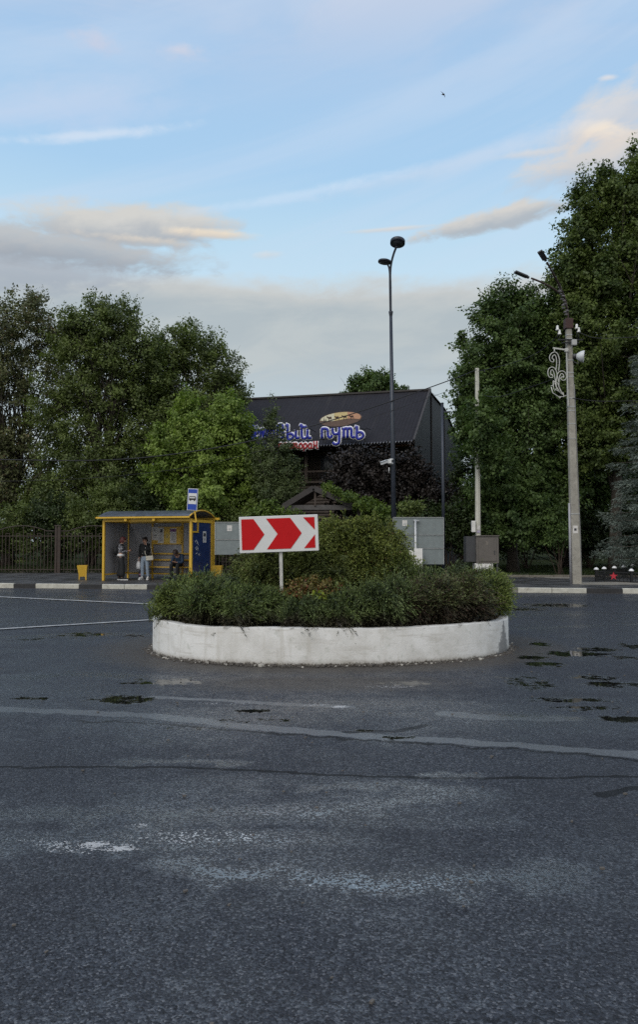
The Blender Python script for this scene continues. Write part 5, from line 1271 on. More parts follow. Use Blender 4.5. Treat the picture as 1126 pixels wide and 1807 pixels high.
# ------------------------------------------------------------------ low park fence with white caps and a star
def low_fence():
    Y = 26.9; f0 = W(1053, 1025, Y); t = thing('park_fence', 'low black iron park fence with white dome caps and a red star', 'fence', (f0.x, Y, PZ))
    caps = [(1053, 1003.5, 27.0), (1115, 1006.0, 26.2), (1067, 1002.3, 28.0), (1085, 1001.0, 28.8), (1101, 999.3, 29.7), (1117, 997.5, 30.8)]
    cap_m = M_('white_cap_enamel', (.75, .75, .75), .35); tops = []
    for px, py, y in caps:
        c = W(px, py, y); big = py > 1003 
        mb = MB(); mb.lathe(c + V((0, 0, -.035)), [(.092, 0), (.09, .012), (.07, .05), (.035, .078), (.004, .088)], 16); cp = mb.build('cap', cap_m, t)
        mb = MB(); mb.box((c.x, y, (PZ + c.z - .036) / 2 - .05), (.085, .085, c.z - .036 - PZ + .1)); mb.build('post', iron_black, t); tops.append(c)
    def panel(a, b):
        mb = MB(); a, b = V(a), V(b); za = min(a.z, b.z)
        for dz in (-.10, -.42): mb.beam((a.x, a.y, a.z + dz), (b.x, b.y, b.z + dz), .03, .035)
        L = (b - a).length; n = max(2, int(L / .13))
        for i in range(1, n): p = a.lerp(b, i / n); mb.box((p.x, p.y, p.z - .26), (.016, .016, .32))
        for i in range(n): p = a.lerp(b, (i + .5) / n); mb.tube([p + V((.05 * math.cos(k), 0, -.26 + .05 * math.sin(k))) for k in [j * math.pi / 4 for j in range(9)]], .008, 4, caps=False)
        mb.build('panel', iron_black, t)
    panel(tops[0], tops[1]); 
    for a, b in ((0, 2), (2, 3), (3, 4), (4, 5)): panel(tops[a], tops[b])
    a, b = tops[1], V((tops[1].x + 2.0, tops[1].y - .3, tops[1].z)); panel(a, b)
    c = (tops[0] + tops[1]) / 2 + V((-.03, -.06, -.24)); mb = MB(); r = .15
    mb.prism([c + V(((r if i % 2 == 0 else r * .40) * math.sin(i * math.pi / 5), 0, (r if i % 2 == 0 else r * .40) * math.cos(i * math.pi / 5))) for i in range(10)], (0, -.02, 0)); mb.build('star', star_red, t)
low_fence()
# ------------------------------------------------------------------ restaurant
BA = V((6.24, 42.0, 0)); BR = V((.951, -.309, 0)).normalized(); BF = V((-.309, -.951, 0)).normalized()
def bp(s, t, z): p = BA - BR * s + BF * t; return V((p.x, p.y, z))
def uvmesh(name, quads, mat, parent):
    """quads: list of ([4 points], [4 uv])"""
    me = bpy.data.meshes.new(name); vs = []; fs = []; uv = []
    for P, U in quads: b = len(vs); vs += [tuple(p) for p in P]; fs.append(tuple(range(b, b + len(P)))); uv += U
    me.from_pydata(vs, [], fs); l = me.uv_layers.new(name='UVMap'); l.data.foreach_set('uv', [c for u in uv for c in u]); me.materials.append(mat); me.update()
    return link_mesh(name, me, parent)
RZ = lambda s: 10.22 + .013 * s
ET, EZ = 5.06, 6.66
def building():
    t = thing('restaurant_building', 'dark roofed restaurant building with brown log walls behind the shrubs', 'building', bp(7, 2, 0))
    rm = roof_material(); n = 15; Q = []
    sl = math.hypot(ET, 10.2 - EZ)
    ez = lambda s: EZ - .03 * math.sin(min(s, 8) / 8 * math.pi)
    for i in range(n):
        a, b = i * 1.0 - .12, (i + 1) * 1.0 - .12
        Q.append(([bp(b, ET, ez(b)), bp(a, ET, ez(a)), bp(a, 0, RZ(a)), bp(b, 0, RZ(b))], [(b, 0), (a, 0), (a, sl), (b, sl)]))
        Q.append(([bp(a, ET, ez(a) - .10), bp(b, ET, ez(b) - .10), bp(b, ET - .6, ez(b) + .12), bp(a, ET - .6, ez(a) + .12)], [(a, 0), (b, 0), (b, .5), (a, .5)]))
        Q.append(([bp(b, 0, RZ(b)), bp(a, 0, RZ(a)), bp(a, -6.15, 10.2), bp(b, -6.15, 10.2)], [(b, 0), (a, 0), (a, 6), (b, 6)]))
        Q.append(([bp(b, -6.15, 10.2), bp(a, -6.15, 10.2), bp(a, -15, 8.7), bp(b, -15, 8.7)], [(b, 0), (a, 0), (a, 9), (b, 9)]))
    rf = uvmesh('roof', Q, rm, t)
    mb = MB(); mb.beam(bp(-.14, ET + .05, EZ - .04), bp(-.14, -.02, 10.2 + .03), .10, .24)
    mb.build('verge_board', beam_dark, rf)
    mb = MB()
    for i in range(92):
        s = i * .16; p = bp(s, ET + .03, ez(s) - .05); mb.tube([p, p - BF * .12 + V((0, 0, .08))], .035, 6)
    mb.build('corrugated_eave', M_('pale_eave_sheet', (.16, .16, .17), .4, .3, .2, 8), rf)
    mb = MB(); mb.beam(bp(15, 0, RZ(15) + .03), bp(-.15, 0, RZ(0) + .03), .24, .10); mb.build('ridge_cap', beam_dark, rf)
    # far right end wall: dark shingles
    P = [bp(0, ET - .2, EZ - .05), bp(0, 0, 10.15), bp(0, -6.15, 10.14), bp(0, -15, 8.65), bp(0, -15, -.1), bp(0, ET - .9, -.1), bp(0, ET - .9, EZ - .05)]
    uvmesh('end_wall', [(P[::-1], [((BA - p).dot(BF), p.z) for p in P[::-1]])], shingle_material(), t)
    mb = MB()
    for tt, z1 in ((-1.0, 10.1), (-6.1, 10.1)): mb.beam(bp(-.04, tt, 0), bp(-.04, tt, z1), .12, .07, up=BR)
    mb.build('corner_trim', beam_dark, t)
    mb = MB(); mb.beam(bp(.06, ET - .6, EZ - .14), bp(2.2, ET - .6, EZ - .16), .5, .03); mb.build('soffit', board_lt, t)
    # front walls: recessed upper gallery, log parapet, lower wall
    wm = plank_material()
    def wall(name, s0, s1, tt, z0, z1): 
        P = [bp(s1, tt, z0), bp(s0, tt, z0), bp(s0, tt, z1), bp(s1, tt, z1)]; return uvmesh(name, [(P, [(s1, z0), (s0, z0), (s0, z1), (s1, z1)])], wm, t)
    wall('log_wall', .02, 15, 4.1, -.1, 4.75); back = wall('gallery_wall', .02, 15, 2.6, 4.6, 7.9)
    mb = MB(); mb.add([bp(15, 4.1, 4.74), bp(0, 4.1, 4.74), bp(0, 2.6, 4.74), bp(15, 2.6, 4.74)], [(0, 1, 2, 3)]); mb.build('gallery_floor', beam_dark, t)
    for s in (.15, 3.0, 5.95, 8.9, 12): mb = MB(); mb.beam(bp(s, 4.15, 4.7), bp(s, 4.15, 7.2), .16, .16); mb.build('gallery_post', wood_dark, t)
    mb = MB(); mb.beam(bp(0, 4.2, 5.35), bp(15, 4.2, 5.35), .08, .10); mb.beam(bp(0, 4.16, 4.78), bp(15, 4.16, 4.78), .2, .12); mb.build('gallery_rail', wood_dark, t)
    for s in (5.2, 7.3):
        mb = MB(); c = bp(s, 2.63, 5.75); Mx = Matrix((BR, -BF, V((0, 0, 1)))).transposed(); mb.box(c, (.95, .06, 1.5), Mx); fr = mb.build('window', wood_dark, t)
        mb = MB(); mb.box(c + BF * .035, (.8, .02, 1.34), Mx); mb.build('pane', glass_dark, fr)
    for s in (3.2, 7.5, 11):
        mb = MB(); c = bp(s, 4.13, 2.3); Mx = Matrix((BR, -BF, V((0, 0, 1)))).transposed(); mb.box(c, (1.3, .06, 1.5), Mx); fr = mb.build('window', wood_dark, t)
        mb = MB(); mb.box(c + BF * .035, (1.14, .02, 1.34), Mx); mb.build('pane', glass_dark, fr)
    wall('left_wall', 15, 15.02, 4.1, 0, 6)
def shingle_material():
    m, t = newmat('black_shingle'); co = t.coord('UV'); s = t.sep(co)
    k = t.m('FLOOR', t.m('DIVIDE', s[1], .45)); st = t.m('FRACT', t.m('DIVIDE', s[1], .45)); n = t.noise(t.coord('Object'), 1.5, 5, .6)
    x = t.m('FRACT', t.m('ADD', t.m('DIVIDE', s[0], .6), t.m('MULTIPLY', k, .37)))
    c = t.mix(n, (.012, .012, .015), (.024, .023, .028)); c = t.mix(t.m('SUBTRACT', 1.0, t.ss(st, 0, .1)), c, (.013, .012, .015)); c = t.mix(t.m('MULTIPLY', t.m('SUBTRACT', 1.0, t.ss(x, 0, .05)), .6), c, (.012, .012, .014))
    t.put(t.p.inputs['Base Color'], c); t.p.inputs['Roughness'].default_value = .6; t.p.inputs['Specular IOR Level'].default_value = .3
    t.put(t.p.inputs['Normal'], t.bump(st, .6, .04)); return m
building()

# lettering: pen strokes in a unit box (x right, y up)
LET = {
 'п': (.95, [[(.08, 0), (.08, .8), (.10, .88), (.40, .88), (.58, .74), (.60, .28), (.72, .06), (.90, .12), (.93, .28)]]),
 'у': (.85, [[(.05, .92), (.08, .55), (.25, .38), (.52, .42), (.60, .60)], [(.62, .98), (.62, -.25), (.50, -.48), (.25, -.52), (.06, -.36)]]),
 'т': (1.15, [[(.05, .86), (.16, .80), (.16, .04)], [(.16, .82), (.34, .90), (.48, .80), (.48, .04)], [(.48, .82), (.68, .90), (.82, .76), (.82, .22), (.96, .06), (1.10, .16)]]),
 'ь': (.78, [[(.02, .90), (.14, 1.08), (.14, .04), (.46, .02), (.66, .20), (.58, .46), (.34, .56), (.16, .50)]]),
 'Ш': (1.2, [[(.10, 1.3), (.10, .1), (.25, 0)], [(.55, 1.3), (.55, .1), (.35, 0), (.25, 0)], [(1.0, 1.3), (1.0, .1), (1.15, .05)], [(.55, .1), (.75, 0), (1.0, .1)]]),
 'ё': (.75, [[(.08, .45), (.55, .55), (.55, .8), (.35, .92), (.12, .75), (.10, .25), (.30, .02), (.62, .15)], [(.2, 1.18), (.24, 1.2)], [(.48, 1.18), (.52, 1.2)]]),
 'л': (.85, [[(.02, .05), (.16, .1), (.3, .85), (.6, .88), (.62, .2), (.8, .08)]]),
 'к': (.85, [[(.1, .9), (.1, 0)], [(.65, .9), (.3, .5), (.15, .48)], [(.3, .5), (.6, .1), (.8, .1)]]),
 'о': (.75, [[(.35, .9), (.10, .65), (.10, .25), (.35, .02), (.58, .25), (.58, .65), (.35, .9), (.5, .86)]]),
 'в': (.80, [[(.10, 0), (.08, 1.15), (.28, 1.42), (.52, 1.3), (.52, 1.0), (.30, .78), (.16, .70)], [(.3, .76), (.58, .62), (.60, .25), (.36, .02), (.10, .05)]]),
 'ы': (1.15, [[(.0, 1.22), (.14, 1.42), (.14, .04), (.46, .02), (.60, .24), (.44, .50), (.18, .50)], [(.82, .86), (.80, .22), (.92, .04), (1.08, .14)]]),
 'й': (1.0, [[(.0, 1.20), (.12, 1.40), (.14, .25), (.34, .04), (.55, .20), (.60, .88)], [(.60, .30), (.72, .05), (.92, .14)], [(.22, 1.22), (.36, 1.10), (.52, 1.24)]]),
 'р': (.80, [[(.12, .85), (.12, -.45)], [(.12, .7), (.35, .9), (.58, .7), (.58, .3), (.35, .05), (.14, .2)]]),
 'е': (.75, [[(.08, .45), (.55, .55), (.55, .8), (.35, .92), (.12, .75), (.10, .25), (.30, .02), (.62, .15)]]),
 'с': (.72, [[(.58, .75), (.38, .92), (.12, .7), (.10, .25), (.32, .02), (.60, .15)]]),
 'а': (.88, [[(.56, .8), (.34, .9), (.10, .6), (.12, .2), (.34, .04), (.56, .3)], [(.60, .9), (.58, .2), (.80, .06)]]),
 'н': (.92, [[(.12, 1.25), (.12, 0)], [(.12, .5), (.58, .55)], [(.60, 1.25), (.58, .2), (.82, .06)]])}
FACE = Matrix((BR, -BF, V((0, 0, 1)))).transposed()
def letters(t, word, px0, px1, pyb, pxh, tt, fill, ww, wi):
    p0 = bp(0, tt, 0); a = PL(px0, pyb, p0, BF); b = PL(px1, pyb, p0, BF); h = PL(px0, pyb - pxh, p0, BF).z - a.z
    tot = sum(LET[c][0] for c in word); sx = (b - a).length / tot; x = 0
    for ch in word:
        w, st = LET[ch]; q = a.lerp(b, x / tot)
        f = lambda u, v, d: q + BR * (u * sx) + V((0, 0, v * h)) + BF * d
        m1, m2 = MB(), MB()
        for s in st:
            s2 = smooth_path([V((u, v, 0)) for u, v in s], 3) if len(s) > 2 else [V((u, v, 0)) for u, v in s]
            m1.tube([f(p.x, p.y, 0) for p in s2], ww, 8, flat=(BF, .35)); m2.tube([f(p.x, p.y, .045) for p in s2], wi, 8, flat=(BF, .45))
        o = m1.build('letter', letter_white, t); m2.build('letter_face', fill, o); x += w
def name_sign():
    t = thing('restaurant_name_sign', 'big blue cursive Cyrillic letters with white outlines standing along the dark roof edge', 'sign', bp(5, 5.4, 6.7))
    letters(t, 'Шёлко', 436, 486, 774, 18, 5.35, letter_blue, .122, .070); letters(t, 'вый', 488, 552, 775, 18, 5.35, letter_blue, .122, .070); letters(t, 'путь', 567, 644, 774, 19.5, 5.35, letter_blue, .122, .070)
    mb = MB()
    for px in (440, 470, 500, 528, 546, 574, 594, 612, 636, 645):
        a = PL(px, 781, bp(0, 5.3, 0), BF); b = V((a.x, a.y, a.z + .75)); mb.beam(a, b, .03, .03); c = b - BF * 1.1; c.z = EZ + (5.3 - 4.0) * .7 - .1; mb.beam(b, V((c.x, c.y, max(c.z, a.z))), .025, .025)
    a = PL(436, 776, bp(0, 5.26, 0), BF); b = PL(648, 775, bp(0, 5.26, 0), BF); mb.beam(a, b, .035, .035); mb.build('letter_frame', iron_black, t)
name_sign()
def word_sign():
    t = thing('restaurant_word_sign', 'smaller dark red Cyrillic letters outlined in white hung under the blue roof letters', 'sign', bp(8, 5.7, 6.4))
    letters(t, 'ресторан', 492, 563, 792, 10.5, 5.62, letter_red, .095, .045)
    a = PL(492, 793, bp(0, 5.56, 0), BF); b = PL(563, 793, bp(0, 5.56, 0), BF); mb = MB(); mb.beam(a, b, .04, .05); mb.build('backing_strip', iron_black, t)
    mb = MB()
    for px in (500, 530, 558): q = PL(px, 790, bp(0, 5.5, 0), BF); mb.beam(q, q - BF * .5 + V((0, 0, .15)), .03, .03)
    mb.build('bracket', iron_black, t)
word_sign()
def oval_sign():
    tt = 5.30; p0 = bp(0, tt, 0); c = PL(601, 739.5, p0, BF); w = (PL(638, 739, p0, BF) - PL(564.5, 740, p0, BF)).length / 2; h = S(12.2, c.y)
    t = thing('oval_sign', 'oval picture sign of a camel caravan on cream and sand, above the blue letters', 'sign', c)
    f = lambda u, v, d=0.0: c + BR * (u * w + v * .0) + V((0, 0, v * h + u * .05)) + BF * d
    el = lambda y0, n=40: [(math.cos(2 * math.pi * i / n), math.sin(2 * math.pi * i / n)) for i in range(n)]
    mb = MB(); mb.prism([f(u * 1.02, v * 1.05, -.05) for u, v in el(0)], BF * .07); bd = mb.build('board', M_('sand_brown', (.12, .075, .058), .5, 0, .12, 6), t)
    # cream sky above the dune line
    dune = lambda u: -.12 + .10 * math.sin(u * 4) - .10 * u
    top = [(math.cos(math.pi * i / 24), math.sin(math.pi * i / 24)) for i in range(25)]
    for nm, u0, u1, cm in (('sky_field', -1, -.3, (.66, .63, .46)), ('sky_field', -.3, .35, (.62, .50, .24)), ('sky_field', .35, 1, (.52, .28, .17))):
        us = [u0 + (u1 - u0) * i / 10 for i in range(11)]
        up = [(u, math.sqrt(max(0, 1 - u * u)) * .97) for u in us]; lo = [(u, max(dune(u), -math.sqrt(max(0, 1 - u * u)) * .97)) for u in reversed(us)]
        pts = [f(u * .985, v, .022) for u, v in up + lo]; mb = MB(); mb.prism(pts, BF * .006); mb.build(nm, M_('oval_tone', cm, .45, 0, .06, 5), bd)
    camel = [(-.5, -.1), (-.5, .35), (-.72, .45), (-.9, .95), (-1.12, .95), (-1.12, .75), (-.98, .72), (-.82, .2), (-.5, .15), (-.3, .62), (-.1, .78), (.1, .5), (.3, .78), (.5, .5), (.58, .1), (.58, -.9), (.46, -.9), (.40, -.15), (-.28, -.15), (-.36, -.9), (-.48, -.9)]
    cm = M_('camel_brown', (.07, .035, .024), .6)
    for x, s, y in ((-.50, .14, .22), (-.14, .13, .20), (.22, .14, .18), (.56, .13, .12)):
        mb = MB(); mb.prism([f(x + u * s, y + v * s * 2.6, .030) for u, v in camel], BF * .006); mb.build('camel', cm, bd)
    for x, k in ((-.78, .5), (-.70, .34)):
        mb = MB(); mb.prism([f(x - .025, dune(x) - .05, .030), f(x + .025, dune(x) - .05, .030), f(x, dune(x) + k, .030)], BF * .006); mb.build('spire', beam_dark, bd)
    mb = MB()
    for px in (571, 600, 630): a = PL(px, 750, bp(0, 5.2, 0), BF); b = V((a.x, a.y, EZ + .1)); mb.beam(a, b, .035, .035)
    mb.build('support', iron_black, t)
oval_sign()

# ------------------------------------------------------------------ gazebo in front of it
def gazebo():
    Y = 31.0; ap = W(553, 862, Y); l = W(500, 893.5, Y); r = W(624, 893.5, Y); t = thing('gazebo', 'dark timber gazebo with an open gable roof behind the golden thuja', 'gazebo', (ap.x, Y + 2, 0))
    back = V((.55, 4.2, .15)); mb = MB()
    for e in (l, r):
        d = (e - ap).normalized(); nrm = V((-d.z, 0, d.x)); nrm = nrm if nrm.z > 0 else -nrm
        P = [ap, e, e + back, ap + back]; vs = P + [p + nrm * .09 for p in P]; mb.add(vs, [(0, 1, 2, 3), (7, 6, 5, 4), (0, 4, 5, 1), (1, 5, 6, 2), (2, 6, 7, 3), (3, 7, 4, 0)])
    mb.build('roof', wood_dark, t)
    mb = MB(); mb.beam(ap + V((0, -.06, .02)), l + V((0, -.06, 0)), .07, .22); mb.beam(ap + V((0, -.06, .02)), r + V((0, -.06, 0)), .07, .22); mb.build('barge_board', beam_dark, t)
    mb = MB(); a = W(497, 895.5, Y + .1); b = W(636, 895.5, Y + .1); gt = M_('grey_timber', (.085, .080, .078), .7, 0, .25, 6, .3, 30, .4, (.05, .045, .04)); mb.beam(a, b, .14, .20); mb.build('tie_beam', gt, t); mb = MB(); mb.beam(a + back * .9, b + back * .9, .14, .2); mb.build('tie_beam', gt, t)
    mb = MB(); mb.beam(W(556, 893, Y + .02), W(556, 866, Y + .02), .09, .07); mb.build('king_post', wood_dark, t)
    for p in (a, b, a + back * .9, b + back * .9): mb = MB(); mb.beam(V((p.x * .97 + ap.x * .03, p.y, .05)), V((p.x * .97 + ap.x * .03, p.y, p.z)), .15, .15); mb.build('post', beam_dark, t)
    c = (l + r) / 2 + back * .5; mb = MB(); mb.box((c.x, c.y + 1.6, 1.3), (2.7, .1, 2.5)); mb.build('back_wall', beam_dark, t)
gazebo()

# ------------------------------------------------------------------ trees and shrubs
LG = 'leafy trees behind the iron fence'
lf_dark = leafmat('willow_leaf', (0.0454, 0.0649, 0.0193), (0.1976, 0.2484, 0.0725), .8, .32, .5)
lf_mid = leafmat('ash_leaf', (0.0454, 0.0669, 0.0193), (0.2025, 0.2535, 0.0725), .8, .32, .5)
lf_grey = leafmat('dusty_leaf', (0.0554, 0.0645, 0.0300), (0.2132, 0.2288, 0.1030), .9, .28, .55, ((0.1492, 0.1040, 0.0562), .93))
lf_maple = leafmat('maple_leaf', (0.090, 0.142, 0.030), (0.33, 0.43, 0.095), 1.1, .38, .5)
lf_linden = leafmat('linden_leaf', (0.0320, 0.0608, 0.0199), (0.1430, 0.2106, 0.0608), 1.0, .3, .5, None, .25)
lf_tall = leafmat('tall_linden_leaf', (0.0343, 0.0608, 0.0177), (0.1659, 0.2165, 0.0553), .9, .3, .5, None, .25)
lf_birch = leafmat('birch_leaf', (0.0390, 0.0585, 0.0234), (0.1495, 0.1885, 0.0728), 1.3, .28, .5)
lf_purple = leafmat('purple_leaf', (0.0105, 0.0088, 0.0083), (0.0396, 0.0308, 0.0264), 1.2, .12, .5)
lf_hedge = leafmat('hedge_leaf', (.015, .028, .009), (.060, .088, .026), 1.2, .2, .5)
lf_creep = leafmat('creeper_leaf', (0.0390, 0.0715, 0.0130), (0.1690, 0.2340, 0.0416), 2.0, .3, .5)
lf_spruce = leafmat('blue_spruce_needle', (.030, .046, .038), (.21, .25, .215), 1.2, .08, .6)
def gp(px, Y): return V((W(px, 900, Y).x, Y, .08))
tree('leafy_tree', 'dusty grey green tree at the far left edge, tallest of the left trees', gp(22, 41), PB([(15, 610, 66, 90), (46, 560, 40, 62), (-40, 640, 80, 100), (10, 720, 72, 90), (106, 590, 26, 46), (82, 630, 40, 70), (100, 700, 40, 60), (-30, 800, 90, 80), (60, 810, 64, 80), (20, 900, 90, 70)], 41),
     lf_grey, bark, 560, 120, .95, .14, .26, 34, 11, .35, LG, stems=3, spread=.35)
tree('leafy_tree', 'broad dark tree with several leaning trunks, left of the bus shelter', gp(190, 39.5), PB([(180, 596, 66, 66), (136, 640, 56, 76), (228, 630, 54, 76), (262, 660, 40, 70), (116, 602, 26, 46), (150, 575, 40, 44), (214, 575, 40, 40), (185, 690, 80, 70), (110, 730, 56, 76), (258, 730, 60, 76), (160, 800, 96, 60), (190, 548, 34, 26), (130, 880, 90, 60), (230, 850, 80, 70)], 39.5),
     lf_dark, bark, 800, 120, .95, .14, .24, 44, 12, .35, LG, stems=4, spread=.5)
tree('leafy_tree', 'slender loose tree rising above the light green maple', gp(335, 41.5), PB([(345, 622, 48, 46), (385, 655, 40, 50), (306, 640, 44, 66), (412, 690, 22, 40), (274, 616, 26, 44), (275, 690, 40, 70), (345, 720, 66, 60), (400, 715, 32, 42), (285, 730, 50, 66), (300, 820, 70, 66), (328, 590, 30, 20), (400, 790, 40, 60)], 41.5),
     lf_mid, bark, 560, 115, .9, .14, .2, 34, 13, .35, LG, stems=3, spread=.4)
tree('maple_tree', 'light yellow green maple standing right behind the bus shelter', gp(375, 36.6), PB([(372, 800, 72, 60), (332, 735, 26, 40), (405, 748, 48, 46), (300, 825, 40, 46), (440, 840, 42, 60), (370, 870, 84, 46), (318, 775, 50, 46), (322, 706, 10, 18), (400, 712, 22, 20), (440, 900, 46, 40)], 36.6),
     lf_maple, bark, 620, 110, .72, .15, .16, 40, 14, .7, stems=2, spread=.3)
tree('birch_tree', 'narrow dull green birch covering the left end of the roof lettering', gp(485, 35.4), PB([(481, 755, 17, 34), (478, 800, 26, 40), (500, 848, 32, 40), (468, 830, 28, 48), (512, 812, 16, 26), (500, 786, 14, 16), (490, 880, 40, 34), (482, 722, 6, 18)], 35.4),
     lf_birch, bark_pale, 300, 80, .5, .095, .08, 30, 15, .6)
tree('leafy_tree', 'round treetop showing behind the ridge of the dark roof', gp(658, 62), PB([(655, 684, 34, 30), (628, 690, 20, 16), (690, 690, 18, 20), (660, 668, 20, 15), (658, 760, 46, 60)], 62), lf_linden, bark, 200, 90, .9, .24, .25, 20, 16)
tree('linden_tree', 'rounded dense dark linden in front of the pale pole, behind the cabinet', gp(905, 34.6), PB([(895, 575, 62, 68), (852, 645, 44, 62), (925, 640, 68, 90), (862, 735, 58, 76), (930, 760, 76, 100), (905, 860, 66, 66), (970, 680, 50, 110), (826, 690, 24, 40), (816, 602, 12, 10), (835, 770, 32, 50), (890, 895, 50, 34), (965, 860, 50, 60), (902, 525, 30, 22), (860, 905, 40, 36, -1.5), (910, 915, 50, 40, -2), (955, 910, 44, 40, -1.5), (880, 850, 50, 50, -2), (940, 560, 40, 44), (985, 560, 34, 50), (848, 745, 30, 56, -4.2), (872, 800, 26, 30, -3.6)], 34.6, .8),
     lf_linden, bark, 1150, 140, .82, .145, .27, 40, 17, .6)
tree('linden_tree', 'towering linden at the right edge of the road, highest of all trees', gp(1085, 34.2), PB([(1046, 362, 44, 56), (1100, 350, 46, 66), (1024, 420, 38, 52), (1010, 480, 34, 34), (1060, 500, 66, 66), (1122, 470, 70, 100), (1128, 300, 18, 52), (1018, 560, 50, 50), (1080, 600, 80, 80), (1140, 640, 70, 100), (1040, 690, 62, 70), (1110, 730, 70, 70), (1050, 790, 62, 56), (1010, 650, 34, 60), (1170, 380, 60, 90), (990, 500, 24, 20)], 34.2, .85),
     lf_tall, bark, 1250, 140, .88, .145, .30, 50, 18, .55)
tree('linden_tree', 'shaded dark tree between the two big lindens, behind the concrete pole', gp(1000, 41), PB([(1000, 640, 60, 90), (990, 780, 70, 90), (1040, 840, 70, 80), (960, 860, 60, 60), (1090, 860, 60, 60)], 41), lf_linden, bark, 420, 80, 1.0, .2, .24, 30, 19)
tree('linden_tree', 'deep shaded tree at the back of the park, right of the concrete pole', gp(1125, 45), PB([(1120, 800, 80, 90), (1060, 880, 70, 60), (1150, 900, 80, 60)], 45), lf_linden, bark, 300, 80, 1.0, .22, .24, 24, 20)
def spruce():
    rng = np.random.default_rng(31); Y = 29.3; b = gp(1195, Y); H = 14.5; t = thing('blue_spruce', 'blue grey spruce with drooping boughs at the right edge', 'spruce', b)
    mb = MB(); mb.tube([b, b + V((0, 0, H * .5)), b + V((.1, 0, H))], [.22, .13, .02], 10); Ps = []; As = []
    for i in range(170):
        z = .9 + (H - 1.2) * (i / 170.0) ** 1.05; L = 3.05 * (1 - z / H) ** .85 * rng.uniform(.78, 1.12) + .1; a = i * 2.399 + rng.normal() * .2
        d = np.array([math.cos(a), math.sin(a), 0]); s = np.array([-math.sin(a), math.cos(a), 0]); p0 = np.array([b.x, b.y, b.z + z])
        path = lambda f: p0 + d * L * f + np.array([0, 0, 1.0]) * (-.34 * L * f + .20 * L * f * f)
        mb.tube([path(f) for f in (0, .35, .7, 1)], [.035, .025, .015, .006], 5, caps=False)
        n = int(16 + L * 26); f = rng.random(n) ** .6 * .9 + .12; w = rng.normal(size=n) * .16 * L * (1.15 - f)
        P = np.stack([path(k) for k in f]) + s * w[:, None] - np.array([0, 0, 1.0]) * np.abs(rng.normal(size=n) * .10)[:, None]
        Ps.append(P); As.append(unit(d * .8 + s * np.sign(w)[:, None] * .5 + rng.normal(size=P.shape) * .25 + np.array([0, 0, -.18])))
    P = np.concatenate(Ps); A = np.concatenate(As); v, q = sprays(P, A, rng, .30, 6, .13, .017, .15, .55)
    mb.build('trunk', bark, t); np_mesh('crown', v, q, lf_spruce, t)
spruce()
# shrubs
for k, (px, Y, lst, lab) in enumerate([
    (10, 36.4, [(5, 925, 60, 50), (-40, 940, 60, 60), (40, 960, 40, 40)], 'dark green bush behind the iron fence at the left edge'),
    (85, 36.6, [(85, 915, 46, 44), (110, 950, 44, 44)], 'bush with pale twigs behind the double fence post'),
    (155, 36.2, [(150, 930, 46, 50), (190, 900, 44, 48)], 'dark bush behind the iron fence just left of the bus shelter'),
    (245, 36.6, [(240, 890, 50, 40), (280, 930, 50, 50), (215, 940, 40, 50)], 'dark bush behind the roof of the bus shelter'),
    (420, 35.6, [(415, 940, 46, 50), (455, 950, 46, 44)], 'dark bush behind the big sign back beside the bus shelter')]):
    broad_shrub('bush', lab, PB(lst, Y, .7), lf_hedge if k % 2 else lf_mid, gp(px, Y), 190, 80, .7, .11, 400 + k, 'bushes behind the iron fence')
broad_shrub('copper_bush', 'dark copper leaved bush against the restaurant left of the tall lamp', PB([(625, 835, 46, 46), (660, 830, 44, 44), (606, 862, 26, 34), (646, 880, 60, 50), (618, 812, 26, 22)], 34.4, .6), lf_purple, gp(630, 34.4), 420, 66, .6, .13, 411, 'copper leaved bushes by the restaurant', nst=30)
broad_shrub('copper_bush', 'dark copper leaved bush right of the tall lamp below the shingled wall', PB([(722, 850, 42, 40), (760, 880, 40, 38), (700, 850, 40, 44), (755, 905, 60, 40), (728, 815, 20, 16)], 34.8, .6), lf_purple, gp(745, 34.8), 420, 66, .6, .13, 412, 'copper leaved bushes by the restaurant', nst=30)
broad_shrub('creeper', 'bright green creeper sprawling over the right slope of the gazebo roof', PB([(588, 869, 15, 6), (612, 880, 20, 8), (640, 892, 24, 10), (668, 906, 24, 13), (690, 922, 24, 16), (577, 863, 8, 5)], 31.3, 2.4), lf_creep, gp(690, 31.6), 330, 50, .26, .10, 413, cat='creeper', nst=20)
broad_shrub('bush', 'rounded green bush behind the top edge of the grey sign back under the lamp', PB([(724, 900, 18, 16), (700, 928, 30, 18)], 30.6), lf_mid, gp(715, 30.6), 120, 50, .4, .10, 414)
broad_shrub('hedge', 'low clipped dark hedge right of the grey sign back', PB([(800, 930, 40, 46), (760, 930, 40, 38), (830, 950, 30, 40)], 33.2, .6), lf_hedge, gp(790, 33.2), 260, 60, .5, .11, 415, cat='hedge')
broad_shrub('bush', 'yellowish tuft of bush just above the left part of the arrow sign', PB([(476, 901, 14, 13), (455, 912, 20, 12), (505, 918, 22, 14)], 29.6), lf_creep, gp(478, 29.6), 120, 50, .4, .10, 416)
broad_shrub('sapling', 'thin many stemmed sapling on the lawn left of the concrete pole', PB([(985, 945, 22, 18), (970, 955, 14, 12), (1000, 950, 14, 14), (990, 965, 16, 10)], 31.2), lf_linden, gp(988, 31.2), 60, 26, .3, .10, 417, cat='sapling', nst=14)
